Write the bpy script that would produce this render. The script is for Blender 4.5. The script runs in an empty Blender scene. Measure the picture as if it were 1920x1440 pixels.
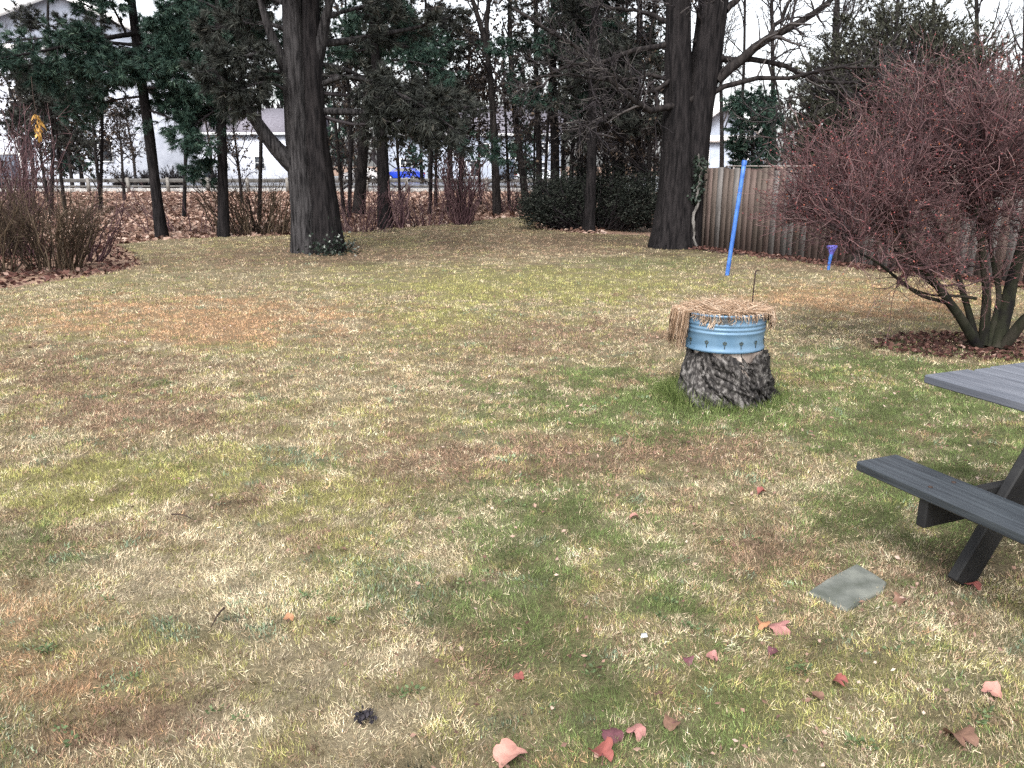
import bpy, math, random
import numpy as np
from mathutils import Vector, Matrix

random.seed(7)
RG = np.random.default_rng(11)
sc = bpy.context.scene
COL = sc.collection

# ------------------------------------------------------------------ camera
F, EYE, HOR = 1490.0, 1.7, 310.0            # focal length in photo pixels, eye height, horizon row
TH = math.atan((720 - HOR) / F)
cam = bpy.data.cameras.new('camera')
cam.sensor_width = 36.0
cam.lens = 36.0 * F / 1920.0
cam.clip_start = 0.05
cam.clip_end = 3000
cam_o = bpy.data.objects.new('camera', cam)
COL.objects.link(cam_o)
cam_o.location = (0, 0, EYE)
cam_o.rotation_euler = (math.pi / 2 - TH, 0, 0)
sc.camera = cam_o

# ------------------------------------------------------------------ sky and sun (overcast)
SUN_EL, SUN_AZ = math.radians(48), math.radians(200)
w = bpy.data.worlds.new('World')
sc.world = w
w.use_nodes = True
nt = w.node_tree
nt.nodes.clear()
wo = nt.nodes.new('ShaderNodeOutputWorld')
bg = nt.nodes.new('ShaderNodeBackground')
sky = nt.nodes.new('ShaderNodeTexSky')
sky.sky_type = 'NISHITA'
sky.sun_disc = False
sky.sun_elevation = SUN_EL
sky.sun_rotation = SUN_AZ
sky.air_density = 1.0
sky.dust_density = 3.0
hs = nt.nodes.new('ShaderNodeHueSaturation')     # cloud cover takes the blue out of the sky
hs.inputs['Saturation'].default_value = 0.22
nt.links.new(sky.outputs[0], hs.inputs['Color'])
nt.links.new(hs.outputs[0], bg.inputs['Color'])
bg.inputs['Strength'].default_value = 0.13
nt.links.new(bg.outputs[0], wo.inputs['Surface'])

sl = bpy.data.lights.new('sun', 'SUN')
sl.energy = 0.9
sl.angle = math.radians(25)
sl.color = (1.0, 0.96, 0.9)
so = bpy.data.objects.new('sun', sl)
COL.objects.link(so)
sd = Vector((math.sin(SUN_AZ) * math.cos(SUN_EL), math.cos(SUN_AZ) * math.cos(SUN_EL), math.sin(SUN_EL)))
so.rotation_euler = sd.to_track_quat('Z', 'Y').to_euler()
so.location = (0, 0, 40)

sc.view_settings.view_transform = 'Standard'
sc.view_settings.look = 'None'
sc.view_settings.exposure = 1.76
sc.view_settings.gamma = 1.0
sc.view_settings.use_curve_mapping = False
sc.cycles.max_bounces = 6
sc.cycles.diffuse_bounces = 3
sc.cycles.use_adaptive_sampling = True
sc.cycles.use_denoising = False

# ------------------------------------------------------------------ photo geometry -> world
def ray(u, v):
    a = (u - 960) / F
    b = (720 - v) / F
    return np.array([a, math.cos(TH) + b * math.sin(TH), -math.sin(TH) + b * math.cos(TH)])

def gnd(u, v, z=0.0):
    d = ray(u, v)
    return np.array([0, 0, EYE]) + d * ((z - EYE) / d[2])

def at(u, v, y):
    d = ray(u, v)
    return np.array([0, 0, EYE]) + d * (y / d[1])

def proj(P):
    x = P[:, 0]
    z = P[:, 1] * math.cos(TH) - (P[:, 2] - EYE) * math.sin(TH)
    y = P[:, 1] * math.sin(TH) + (P[:, 2] - EYE) * math.cos(TH)
    z = np.maximum(z, 1e-3)
    return 960 + F * x / z, 720 - F * y / z

# ------------------------------------------------------------------ numpy noise
def _h(ix, iy, iz, s):
    n = (ix * 374761393 + iy * 668265263 + iz * 2147483647 + s * 974634721).astype(np.int64)
    n = (n ^ (n >> 13)) * 1274126177
    n = n & 0x7fffffff
    n = (n ^ (n >> 16)) & 0xffff
    return n / 65535.0

def noise(x, y, z=0.0, s=0):
    x = np.asarray(x, float); y = np.asarray(y, float); z = np.zeros_like(x) + z
    ix, iy, iz = np.floor(x).astype(np.int64), np.floor(y).astype(np.int64), np.floor(z).astype(np.int64)
    fx, fy, fz = x - ix, y - iy, z - iz
    fx, fy, fz = [f * f * (3 - 2 * f) for f in (fx, fy, fz)]
    r = 0
    for a in (0, 1):
        for b in (0, 1):
            for c in (0, 1):
                wgt = (fx if a else 1 - fx) * (fy if b else 1 - fy) * (fz if c else 1 - fz)
                r = r + wgt * _h(ix + a, iy + b, iz + c, s)
    return r

def fbm(x, y, z=0.0, s=0, o=3):
    r, a, t = 0, 1.0, 0
    for k in range(o):
        r = r + a * noise(x * 2 ** k, y * 2 ** k, np.asarray(z) * 2 ** k, s + k)
        t += a
        a *= 0.55
    return r / t

# ------------------------------------------------------------------ materials
def nodes_mat(name):
    m = bpy.data.materials.new(name)
    m.use_nodes = True
    return m, m.node_tree, m.node_tree.nodes['Principled BSDF']

def mat(name, c1, c2=None, scale=8.0, rough=0.8, bump=0.0, bscale=None, stretch=(1, 1, 1), metal=0.0, spec=0.3,
        c3=None, detail=5.0, lo=0.35, hi=0.65, bdist=0.01):
    m, t, b = nodes_mat(name)
    b.inputs['Roughness'].default_value = rough
    b.inputs['Metallic'].default_value = metal
    b.inputs['Specular IOR Level'].default_value = spec
    tc = t.nodes.new('ShaderNodeTexCoord')
    mp = t.nodes.new('ShaderNodeMapping')
    mp.inputs['Scale'].default_value = stretch
    t.links.new(tc.outputs['Object'], mp.inputs['Vector'])
    n = t.nodes.new('ShaderNodeTexNoise')
    n.inputs['Scale'].default_value = scale
    n.inputs['Detail'].default_value = detail
    t.links.new(mp.outputs[0], n.inputs['Vector'])
    r = t.nodes.new('ShaderNodeValToRGB')
    r.color_ramp.elements[0].position = lo
    r.color_ramp.elements[1].position = hi
    r.color_ramp.elements[0].color = (*c1, 1)
    r.color_ramp.elements[1].color = (*(c2 or c1), 1)
    if c3:
        e = r.color_ramp.elements.new((lo + hi) / 2)
        e.color = (*c3, 1)
    t.links.new(n.outputs['Fac'], r.inputs[0])
    t.links.new(r.outputs[0], b.inputs['Base Color'])
    if bump:
        n2 = t.nodes.new('ShaderNodeTexNoise')
        n2.inputs['Scale'].default_value = bscale or scale * 2
        n2.inputs['Detail'].default_value = 6
        t.links.new(mp.outputs[0], n2.inputs['Vector'])
        bp = t.nodes.new('ShaderNodeBump')
        bp.inputs['Strength'].default_value = bump
        bp.inputs['Distance'].default_value = bdist
        t.links.new(n2.outputs['Fac'], bp.inputs['Height'])
        t.links.new(bp.outputs[0], b.inputs['Normal'])
    return m

def tint_mat(name, stops, rough=0.7, spec=0.2, trans=0.0):
    """colour ramp over the per-vertex attribute 'tint' (a random number per leaf, needle or twig)"""
    m, t, b = nodes_mat(name)
    b.inputs['Roughness'].default_value = rough
    b.inputs['Specular IOR Level'].default_value = spec
    a = t.nodes.new('ShaderNodeAttribute')
    a.attribute_name = 'tint'
    r = t.nodes.new('ShaderNodeValToRGB')
    el = r.color_ramp.elements
    el[0].position, el[0].color = stops[0][0], (*stops[0][1], 1)
    el[1].position, el[1].color = stops[-1][0], (*stops[-1][1], 1)
    for p, c in stops[1:-1]:
        e = el.new(p)
        e.color = (*c, 1)
    t.links.new(a.outputs['Fac'], r.inputs[0])
    t.links.new(r.outputs[0], b.inputs['Base Color'])
    return m

def attr_mat(name, rough=0.9, spec=0.1, fine=None):
    """colour from the attribute 'col', broken up by fine noise for sheets"""
    m, t, b = nodes_mat(name)
    b.inputs['Roughness'].default_value = rough
    b.inputs['Specular IOR Level'].default_value = spec
    a = t.nodes.new('ShaderNodeAttribute')
    a.attribute_name = 'col'
    out = a.outputs['Color']
    if fine:
        tc = t.nodes.new('ShaderNodeTexCoord')
        n = t.nodes.new('ShaderNodeTexNoise')
        n.inputs['Scale'].default_value = fine
        n.inputs['Detail'].default_value = 8
        n.inputs['Roughness'].default_value = 0.75
        t.links.new(tc.outputs['Object'], n.inputs['Vector'])
        mr = t.nodes.new('ShaderNodeMapRange')
        mr.inputs['From Min'].default_value = 0.3
        mr.inputs['From Max'].default_value = 0.7
        mr.inputs['To Min'].default_value = 0.45
        mr.inputs['To Max'].default_value = 1.5
        t.links.new(n.outputs['Fac'], mr.inputs['Value'])
        mx = t.nodes.new('ShaderNodeMix')
        mx.data_type = 'RGBA'
        mx.blend_type = 'MULTIPLY'
        mx.inputs['Factor'].default_value = 1
        t.links.new(out, mx.inputs['A'])
        t.links.new(mr.outputs[0], mx.inputs['B'])
        out = mx.outputs['Result']
        bp = t.nodes.new('ShaderNodeBump')
        bp.inputs['Strength'].default_value = 0.6
        bp.inputs['Distance'].default_value = 0.02
        t.links.new(n.outputs['Fac'], bp.inputs['Height'])
        t.links.new(bp.outputs[0], b.inputs['Normal'])
    t.links.new(out, b.inputs['Base Color'])
    return m

# ------------------------------------------------------------------ mesh plumbing
class Geo:
    """collects vertices, triangles and quads (plus a tint or colour per vertex) for ONE mesh"""
    def __init__(s):
        s.v, s.f3, s.f4, s.t, s.c, s.n = [], [], [], [], [], 0

    def add(s, V, tris=None, quads=None, tint=None, col=None):
        V = np.asarray(V, float).reshape(-1, 3)
        s.v.append(V)
        if tris is not None and len(tris):
            s.f3.append(np.asarray(tris, np.int64).reshape(-1, 3) + s.n)
        if quads is not None and len(quads):
            s.f4.append(np.asarray(quads, np.int64).reshape(-1, 4) + s.n)
        s.t.append(np.zeros(len(V)) + (0.5 if tint is None else tint))
        if col is not None:
            s.c.append(np.asarray(col, float))
        s.n += len(V)
        return s

    def box(s, c, d, rot=None, tint=None):
        """box with centre c and full sizes d, rot a 3x3 matrix"""
        q = np.array([[x, y, z] for z in (-.5, .5) for y in (-.5, .5) for x in (-.5, .5)]) * np.asarray(d, float)
        if rot is not None:
            q = q @ np.asarray(rot, float).T
        return s.add(q + np.asarray(c, float), quads=[[0, 2, 3, 1], [4, 5, 7, 6], [0, 1, 5, 4], [2, 6, 7, 3], [0, 4, 6, 2], [1, 3, 7, 5]], tint=tint)

    def tubes(s, P, R, sides=4, tint=None, cap=False):
        """P (N,K,3) polylines, R (N,K) radii"""
        P = np.asarray(P, float); R = np.asarray(R, float)
        if P.ndim == 2:
            P, R = P[None], R[None]
        N, K = P.shape[:2]
        if N == 0:
            return s
        T = np.gradient(P, axis=1)
        T /= np.linalg.norm(T, axis=2, keepdims=True) + 1e-9
        m = T.mean(1)
        ref = np.where(np.abs(m[:, 2:3]) > 0.8, np.array([[1.0, 0, 0]]), np.array([[0, 0, 1.0]]))[:, None, :]
        A = np.cross(T, ref); A /= np.linalg.norm(A, axis=2, keepdims=True) + 1e-9
        B = np.cross(T, A)
        a = np.arange(sides) / sides * 2 * math.pi
        V = P[:, :, None, :] + R[:, :, None, None] * (A[:, :, None, :] * np.cos(a)[None, None, :, None] + B[:, :, None, :] * np.sin(a)[None, None, :, None])
        k = np.arange(K - 1)[:, None] * sides
        i = np.arange(sides)[None, :]
        j = (i + 1) % sides
        q = np.stack([k + i, k + j, k + sides + j, k + sides + i], -1).reshape(-1, 4)
        Q = (np.arange(N)[:, None, None] * (K * sides) + q[None]).reshape(-1, 4)
        tt = 0.5 if tint is None else tint
        if np.ndim(tt):
            tt = np.repeat(np.asarray(tt), K * sides)
        t3 = None
        if cap:
            base = np.arange(N)[:, None, None] * (K * sides) + (K - 1) * sides
            t3 = (base + np.array([[0, x, x + 1] for x in range(1, sides - 1)])[None]).reshape(-1, 3)
        return s.add(V.reshape(-1, 3), tris=t3, quads=Q, tint=tt)

    def blades(s, P, D, L, W, tint=None, col=None):
        """one triangle each: root P, direction D (unit), length L, width W"""
        n = len(P)
        r = RG.normal(size=(n, 3))
        S = np.cross(D, r); S /= np.linalg.norm(S, axis=1, keepdims=True) + 1e-9
        W = (np.zeros(n) + W)[:, None]; L = (np.zeros(n) + L)[:, None]
        V = np.stack([P - S * W / 2, P + S * W / 2, P + D * L], 1).reshape(-1, 3)
        return s.add(V, tris=np.arange(n * 3).reshape(-1, 3), tint=None if tint is None else np.repeat(np.zeros(n) + tint, 3),
                     col=None if col is None else np.repeat(col, 3, 0))

    def leaves(s, P, D, L, W, tint=None):
        """a diamond leaf each, folded a little along its rib"""
        n = len(P)
        r = RG.normal(size=(n, 3))
        S = np.cross(D, r); S /= np.linalg.norm(S, axis=1, keepdims=True) + 1e-9
        N = np.cross(S, D)
        W = (np.zeros(n) + W)[:, None]; L = (np.zeros(n) + L)[:, None]
        M = P + D * L * 0.5
        V = np.stack([P, M + S * W / 2 + N * W * .18, P + D * L - N * W * .1, M - S * W / 2 + N * W * .18], 1).reshape(-1, 3)
        b = np.arange(n)[:, None] * 4
        t = np.stack([b + 0, b + 1, b + 2, b + 0, b + 2, b + 3], -1).reshape(-1, 3)
        return s.add(V, tris=t, tint=None if tint is None else np.repeat(np.zeros(n) + tint, 4))

    def mesh(s, name, m, smooth=False):
        me = bpy.data.meshes.new(name)
        V = np.concatenate(s.v) if s.v else np.zeros((0, 3))
        f3 = np.concatenate(s.f3) if s.f3 else np.zeros((0, 3), np.int64)
        f4 = np.concatenate(s.f4) if s.f4 else np.zeros((0, 4), np.int64)
        me.vertices.add(len(V)); me.vertices.foreach_set('co', V.astype(np.float32).ravel())
        lp = np.concatenate([f3.ravel(), f4.ravel()]).astype(np.int32)
        me.loops.add(len(lp)); me.loops.foreach_set('vertex_index', lp)
        st = np.concatenate([np.arange(len(f3)) * 3, len(f3) * 3 + np.arange(len(f4)) * 4]).astype(np.int32)
        me.polygons.add(len(st)); me.polygons.foreach_set('loop_start', st)
        try:
            me.polygons.foreach_set('loop_total', np.concatenate([np.full(len(f3), 3), np.full(len(f4), 4)]).astype(np.int32))
        except Exception:
            pass
        me.update(calc_edges=True)
        if smooth:
            me.polygons.foreach_set('use_smooth', np.ones(len(st), bool))
        a = me.attributes.new('tint', 'FLOAT', 'POINT')
        a.data.foreach_set('value', np.concatenate(s.t).astype(np.float32) if s.t else [])
        if s.c:
            c = np.concatenate(s.c)
            c4 = np.ones((len(c), 4), np.float32); c4[:, :3] = c
            a = me.attributes.new('col', 'FLOAT_COLOR', 'POINT')
            a.data.foreach_set('color', c4.ravel())
        me.materials.append(m)
        return me

def tag(o, label=None, cat=None, group=None, kind=None):
    for k, v in (('label', label), ('category', cat), ('group', group), ('kind', kind)):
        if v:
            o[k] = v
    return o

def obj(name, geo, m, parent=None, smooth=False, kind=None):
    """links a Geo (or a mesh) as ONE object; child geometry is given in the frame of its parent"""
    me = geo.mesh(name, m, smooth) if isinstance(geo, Geo) else geo
    o = bpy.data.objects.new(name, me)
    COL.objects.link(o)
    if parent is not None:
        o.parent = parent
    if kind:
        o['kind'] = kind
    return o

def thing(name, label, cat, loc=(0, 0, 0), rz=0.0, group=None):
    o = bpy.data.objects.new(name, None)
    o.empty_display_size = 0.2
    COL.objects.link(o)
    o.location = loc
    o.rotation_euler = (0, 0, rz)
    return tag(o, label, cat, group)

def copy_tree(o, parent=None):
    c = o.copy()
    COL.objects.link(c)
    c.parent = parent
    for ch in list(o.children):
        copy_tree(ch, c)
    return c

def unit(v):
    v = np.asarray(v, float)
    return v / (np.linalg.norm(v, axis=-1, keepdims=True) + 1e-9)

def resample(pts, K):
    """smooth Catmull-Rom-like resampling of a polyline"""
    P = np.asarray(pts, float)
    d = np.r_[0, np.cumsum(np.linalg.norm(np.diff(P, axis=0), axis=1))]
    t = np.linspace(0, d[-1], K)
    Q = np.stack([np.interp(t, d, P[:, i]) for i in range(P.shape[1])], 1)
    for _ in range(2):
        Q[1:-1] = 0.25 * Q[:-2] + 0.5 * Q[1:-1] + 0.25 * Q[2:]
    return Q

def sprout(P, R, m, t0=0.2, t1=1.0, ang=0.9, asd=0.2, L=(0.5, 1.0), K=5, wig=0.15, up=0.0, rr=0.5, flat=0.0, tip=0.3, rmin=0.0, byt=0.5):
    """m children on every parent polyline, all at once"""
    N, K0 = P.shape[:2]
    idx = np.repeat(np.arange(N), m)
    M = len(idx)
    if M == 0:
        return np.zeros((0, K, 3)), np.zeros((0, K))
    t = RG.uniform(t0, t1, M)
    f = np.clip(t * (K0 - 1), 0, K0 - 1.001)
    i = f.astype(int); fr = (f - i)[:, None]
    pos = P[idx, i] * (1 - fr) + P[idx, i + 1] * fr
    tan = unit(P[idx, i + 1] - P[idx, i])
    r = (R[idx, i] * (1 - fr[:, 0]) + R[idx, i + 1] * fr[:, 0]) * rr
    perp = unit(np.cross(tan, RG.normal(size=(M, 3))))
    if flat:
        perp[:, 2] *= (1 - flat); perp = unit(perp)
    a = np.clip(RG.normal(ang, asd, M), 0.15, 1.7)[:, None]
    d = tan * np.cos(a) + perp * np.sin(a)
    ln = RG.uniform(L[0], L[1], M) * (1 - byt * t)
    out = [pos]
    step = (ln / (K - 1))[:, None]
    for k in range(K - 1):
        d = d + RG.normal(size=(M, 3)) * wig
        d[:, 2] += up
        d = unit(d)
        pos = pos + d * step
        out.append(pos)
    return np.stack(out, 1), np.maximum(r[:, None] * np.linspace(1, tip, K)[None], rmin)

def points_on(P, q, t0=0.3, t1=1.0):
    """q points on every polyline with the tangents there"""
    N, K = P.shape[:2]
    idx = np.repeat(np.arange(N), q)
    t = RG.uniform(t0, t1, len(idx))
    f = np.clip(t * (K - 1), 0, K - 1.001)
    i = f.astype(int); fr = (f - i)[:, None]
    return P[idx, i] * (1 - fr) + P[idx, i + 1] * fr, unit(P[idx, i + 1] - P[idx, i])

def reach(S, E, K=7, sag=0.15, wig=0.05):
    """curved lines from S to E"""
    n = len(S)
    D = E - S
    ln = np.linalg.norm(D, axis=1)[:, None]
    c = S + D * 0.45 + RG.normal(size=(n, 3)) * ln * wig
    c[:, 2] += sag * ln[:, 0]
    t = np.linspace(0, 1, K)[None, :, None]
    P = S[:, None] * (1 - t) ** 2 + 2 * c[:, None] * t * (1 - t) + E[:, None] * t ** 2
    P[:, 1:-1] += RG.normal(size=(n, K - 2, 3)) * ln[:, None] * wig * 0.25
    return P

# ------------------------------------------------------------------ materials used
M = {}
M['lawn'] = attr_mat('lawn thatch', fine=45)
M['grass'] = attr_mat('grass blades', rough=0.75, spec=0.15)
M['bark'] = mat('dark furrowed bark', (0.005, 0.0045, 0.005), (0.020, 0.0175, 0.018), 20, 0.95, 1.0, 26, (1, 1, 0.14), spec=0.1, bdist=0.03)
M['bark_pale'] = mat('grey bark', (0.008, 0.007, 0.0075), (0.030, 0.026, 0.025), 14, 0.95, 0.8, 16, (1, 1, 0.22), spec=0.1, bdist=0.03)
M['bark_grey'] = mat('furrowed grey bark', (0.007, 0.0065, 0.007), (0.046, 0.043, 0.044), 22, 0.95, 1.0, 30, (1, 1, 0.13), spec=0.1, bdist=0.03)  # paler than the twin stem's bark: the left stem's lit look in the colour
M['twig'] = tint_mat('grey brown twigs', [(0, (0.012, 0.010, 0.012)), (0.7, (0.032, 0.027, 0.029)), (1, (0.10, 0.09, 0.085))], 0.85)
M['needle'] = tint_mat('pine needles', [(0, (0.010, 0.024, 0.019)), (0.5, (0.030, 0.060, 0.046)), (0.85, (0.062, 0.100, 0.070)), (1, (0.095, 0.13, 0.09))], 0.6)
M['needle_dark'] = tint_mat('dull dark needles', [(0, (0.012, 0.013, 0.012)), (0.5, (0.030, 0.034, 0.029)), (0.85, (0.062, 0.064, 0.054)), (1, (0.13, 0.115, 0.095))], 0.7)
M['oakleaf'] = tint_mat('withered clinging leaves', [(0, (0.014, 0.011, 0.010)), (0.7, (0.045, 0.034, 0.028)), (1, (0.10, 0.072, 0.05))], 0.8)
M['cedar'] = tint_mat('olive evergreen sprays', [(0, (0.020, 0.021, 0.015)), (0.6, (0.055, 0.058, 0.042)), (0.92, (0.095, 0.095, 0.070)), (1, (0.15, 0.14, 0.11))], 0.8)
M['rhodo'] = tint_mat('leathery dark leaves', [(0, (0.006, 0.008, 0.007)), (0.7, (0.018, 0.022, 0.017)), (0.95, (0.04, 0.044, 0.036)), (1, (0.08, 0.08, 0.07))], 0.8, 0.12)
M['redtwig'] = tint_mat('red brown twigs', [(0, (0.016, 0.010, 0.011)), (0.35, (0.066, 0.033, 0.036)), (0.8, (0.135, 0.071, 0.072)), (1, (0.28, 0.19, 0.18))], 0.6, 0.3)
M['redbud'] = tint_mat('red buds', [(0, (0.12, 0.025, 0.03)), (0.8, (0.22, 0.055, 0.055)), (1, (0.30, 0.10, 0.04))], 0.6, 0.3)
M['mossbark'] = mat('dark bark with moss', (0.008, 0.007, 0.007), (0.032, 0.028, 0.022), 7, 0.9, 0.7, 25, (1, 1, 0.5), c3=(0.016, 0.017, 0.010), spec=0.15)
M['stem'] = tint_mat('olive brown stems', [(0, (0.020, 0.014, 0.010)), (0.6, (0.052, 0.036, 0.023)), (0.92, (0.090, 0.064, 0.042)), (1, (0.16, 0.125, 0.09))], 0.8)
M['mauve'] = tint_mat('mauve stems', [(0, (0.035, 0.018, 0.022)), (0.7, (0.10, 0.055, 0.06)), (1, (0.17, 0.11, 0.11))], 0.8)
M['litter'] = tint_mat('fallen leaf litter', [(0, (0.09, 0.050, 0.040)), (0.4, (0.21, 0.128, 0.097)), (0.75, (0.32, 0.218, 0.172)), (1, (0.46, 0.36, 0.30))], 0.85)
M['bed'] = tint_mat('wine brown leaf litter', [(0, (0.030, 0.014, 0.012)), (0.5, (0.080, 0.036, 0.029)), (0.85, (0.135, 0.072, 0.056)), (1, (0.25, 0.17, 0.14))], 0.85)
M['soil'] = mat('leaf strewn soil', (0.12, 0.075, 0.05), (0.30, 0.20, 0.14), 6, 0.95, 0.5, 12, c3=(0.20, 0.125, 0.09))
M['asphalt'] = mat('damp asphalt', (0.05, 0.05, 0.053), (0.075, 0.075, 0.08), 3, 0.32, 0.15, 40, spec=0.5)
M['concrete'] = mat('pale concrete', (0.42, 0.40, 0.38), (0.6, 0.58, 0.55), 4, 0.9, 0.2, 30)
M['galv'] = mat('weathered steel rail', (0.06, 0.058, 0.055), (0.11, 0.105, 0.10), 3, 0.6, 0.1, 20, metal=0.0)
M['post'] = mat('weathered post', (0.12, 0.11, 0.10), (0.20, 0.19, 0.175), 5, 0.9, 0.2, 30)
M['siding'] = mat('white siding', (0.44, 0.46, 0.52), (0.56, 0.58, 0.64), 1.2, 0.7)
M['siding_grey'] = mat('grey blue siding', (0.26, 0.29, 0.35), (0.33, 0.36, 0.43), 1.2, 0.7)
M['trim'] = mat('white trim', (0.8, 0.8, 0.8), (0.84, 0.84, 0.84), 2, 0.6)
M['roof'] = mat('grey shingle', (0.12, 0.11, 0.13), (0.2, 0.19, 0.22), 6, 0.85, 0.3, 20)
M['glass'] = mat('window glass', (0.02, 0.024, 0.03), (0.05, 0.055, 0.065), 0.8, 0.08, spec=0.6)
M['door'] = mat('blue grey door', (0.10, 0.12, 0.16), (0.13, 0.15, 0.19), 2, 0.5)
M['board'] = mat('fence frame wood', (0.05, 0.04, 0.04), (0.10, 0.08, 0.078), 5, 0.9, 0.15, 18, (3, 3, 0.35))
M['board1'] = mat('fence wood, red brown', (0.060, 0.042, 0.036), (0.120, 0.088, 0.077), 5, 0.9, 0.15, 18, (3, 3, 0.35))
M['board2'] = mat('fence wood, grey', (0.068, 0.062, 0.059), (0.145, 0.134, 0.128), 5, 0.9, 0.15, 18, (3, 3, 0.35))
M['board3'] = mat('fence wood, brown', (0.050, 0.038, 0.032), (0.100, 0.078, 0.066), 5, 0.9, 0.15, 18, (3, 3, 0.35))
M['cap'] = mat('pale rail wood', (0.36, 0.31, 0.29), (0.55, 0.50, 0.47), 4, 0.9, 0.2, 20, (1, 1, 1))
M['blue'] = mat('blue plastic', (0.02, 0.085, 0.33), (0.06, 0.17, 0.46), 9, 0.45, spec=0.4)
M['violet'] = mat('faded violet blue plastic', (0.08, 0.075, 0.32), (0.12, 0.11, 0.42), 6, 0.5)
M['tub'] = mat('blue painted tin', (0.075, 0.15, 0.235), (0.135, 0.225, 0.32), 5, 0.38, 0.15, 14, spec=0.5, metal=0.15)
M['rust'] = mat('bare tarnished tin', (0.03, 0.035, 0.04), (0.15, 0.16, 0.16), 22, 0.7, 0.3, 40)
M['soildark'] = mat('potting soil', (0.02, 0.014, 0.01), (0.05, 0.035, 0.025), 30, 0.95, 0.6, 60)
M['straw'] = tint_mat('dry straw', [(0, (0.10, 0.06, 0.035)), (0.5, (0.30, 0.20, 0.13)), (0.85, (0.48, 0.35, 0.25)), (1, (0.62, 0.52, 0.41))], 0.85)
M['stump'] = mat('rotting stump bark', (0.020, 0.019, 0.019), (0.17, 0.16, 0.152), 40, 0.95, 1.0, 60, (1, 1, 0.45), c3=(0.045, 0.041, 0.039), spec=0.15, bdist=0.012)
M['stumpwood'] = mat('bleached stump wood', (0.15, 0.12, 0.105), (0.46, 0.41, 0.37), 9, 0.9, 0.5, 30, (2, 2, 0.25), c3=(0.28, 0.235, 0.205))
M['mossgrass'] = tint_mat('moss and green grass', [(0, (0.03, 0.045, 0.012)), (0.5, (0.075, 0.11, 0.026)), (1, (0.17, 0.20, 0.075))], 0.8)
M['plank'] = mat('dark stained plank', (0.016, 0.020, 0.025), (0.042, 0.050, 0.058), 6, 0.45, 0.3, 22, (0.5, 7, 7), spec=0.5, bdist=0.004)
M['ply'] = mat('grey weathered plank', (0.065, 0.072, 0.09), (0.12, 0.128, 0.15), 5, 0.45, 0.25, 20, (0.5, 7, 7), spec=0.5, bdist=0.004)
M['leg'] = mat('dark stained timber', (0.006, 0.006, 0.007), (0.016, 0.016, 0.016), 6, 0.7, 0.3, 22, (1, 1, 1))
M['slab'] = mat('grey flat stone', (0.075, 0.082, 0.068), (0.165, 0.172, 0.150), 9, 0.7, 0.4, 60, c3=(0.115, 0.122, 0.108), spec=0.35, bdist=0.004)
M['carblue'] = mat('blue car paint', (0.01, 0.04, 0.40), (0.012, 0.05, 0.45), 1, 0.25, spec=0.6)
M['carwhite'] = mat('white car paint', (0.7, 0.73, 0.78), (0.75, 0.78, 0.82), 1, 0.25, spec=0.6)
M['carpink'] = mat('silver car paint', (0.5, 0.48, 0.48), (0.55, 0.52, 0.52), 1, 0.3, spec=0.6)
M['tyre'] = mat('rubber', (0.015, 0.015, 0.016), None, 10, 0.9)
M['rim'] = mat('alloy', (0.35, 0.36, 0.38), None, 10, 0.35, metal=0.6)
M['red'] = mat('red lamp', (0.35, 0.02, 0.02), None, 10, 0.3)
M['lamp'] = mat('lamp glass', (0.75, 0.76, 0.78), None, 10, 0.15)
M['yellow'] = mat('yellow orange plastic', (0.30, 0.16, 0.035), (0.50, 0.29, 0.08), 14, 0.6, 0.3, 30)
M['vine'] = mat('pale grey vine bark', (0.05, 0.046, 0.042), (0.17, 0.16, 0.15), 14, 0.95, 0.5, 30, (1, 1, .4))
M['ivy'] = tint_mat('ivy leaves', [(0, (0.008, 0.014, 0.010)), (0.75, (0.018, 0.030, 0.020)), (0.9, (0.06, 0.08, 0.06)), (1, (0.34, 0.36, 0.33))], 0.5, 0.4)
M['weed'] = tint_mat('weed leaves', [(0, (0.035, 0.055, 0.02)), (0.6, (0.075, 0.11, 0.042)), (1, (0.13, 0.165, 0.075))], 0.6, 0.3)
M['dark'] = mat('near black', (0.012, 0.010, 0.014), (0.03, 0.026, 0.032), 30, 0.8, 0.4, 50)
M['stamp'] = mat('dull olive blue print', (0.02, 0.035, 0.05), (0.05, 0.06, 0.04), 90, 0.6)
M['iron'] = mat('dark rusty rod', (0.02, 0.012, 0.01), (0.045, 0.028, 0.022), 20, 0.8)

# ================================================================== THE SETTING
def sheet(name, pts, z, m, kind='structure'):
    g = Geo()
    P = np.array([[p[0], p[1], z] for p in pts])
    me = bpy.data.meshes.new(name)
    me.from_pydata(P.tolist(), [], [list(range(len(P)))])
    me.materials.append(m)
    o = bpy.data.objects.new(name, me)
    COL.objects.link(o)
    o['kind'] = kind
    return o

sheet('ground', [(-900, -300), (900, -300), (900, 1200), (-900, 1200)], -0.06, M['soil'])
sheet('road', [(-300, 54.9), (300, 54.9), (300, 63.5), (-300, 63.5)], -0.045, M['asphalt'])
sheet('parking_lot', [(-60, 63.6), (60, 63.6), (60, 140), (-60, 140)], -0.05, M['asphalt'])

# the lawn's outline, from the photo's edge against the leaf litter and beds
edge_px = [(-420, 640), (-150, 575), (0, 541), (100, 526), (200, 512), (262, 497), (245, 476), (215, 458), (300, 449), (420, 444),
           (550, 440), (640, 436), (720, 429), (850, 419), (940, 408), (1000, 405), (1015, 429), (1100, 437), (1215, 441), (1290, 466),
           (1310, 468), (1480, 488), (1690, 509), (1920, 538), (2300, 588)]
EDGE = np.array([gnd(u, v)[:2] for u, v in edge_px])
POLY = np.vstack([EDGE, [(14, -14), (-14, -14)]])

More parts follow.
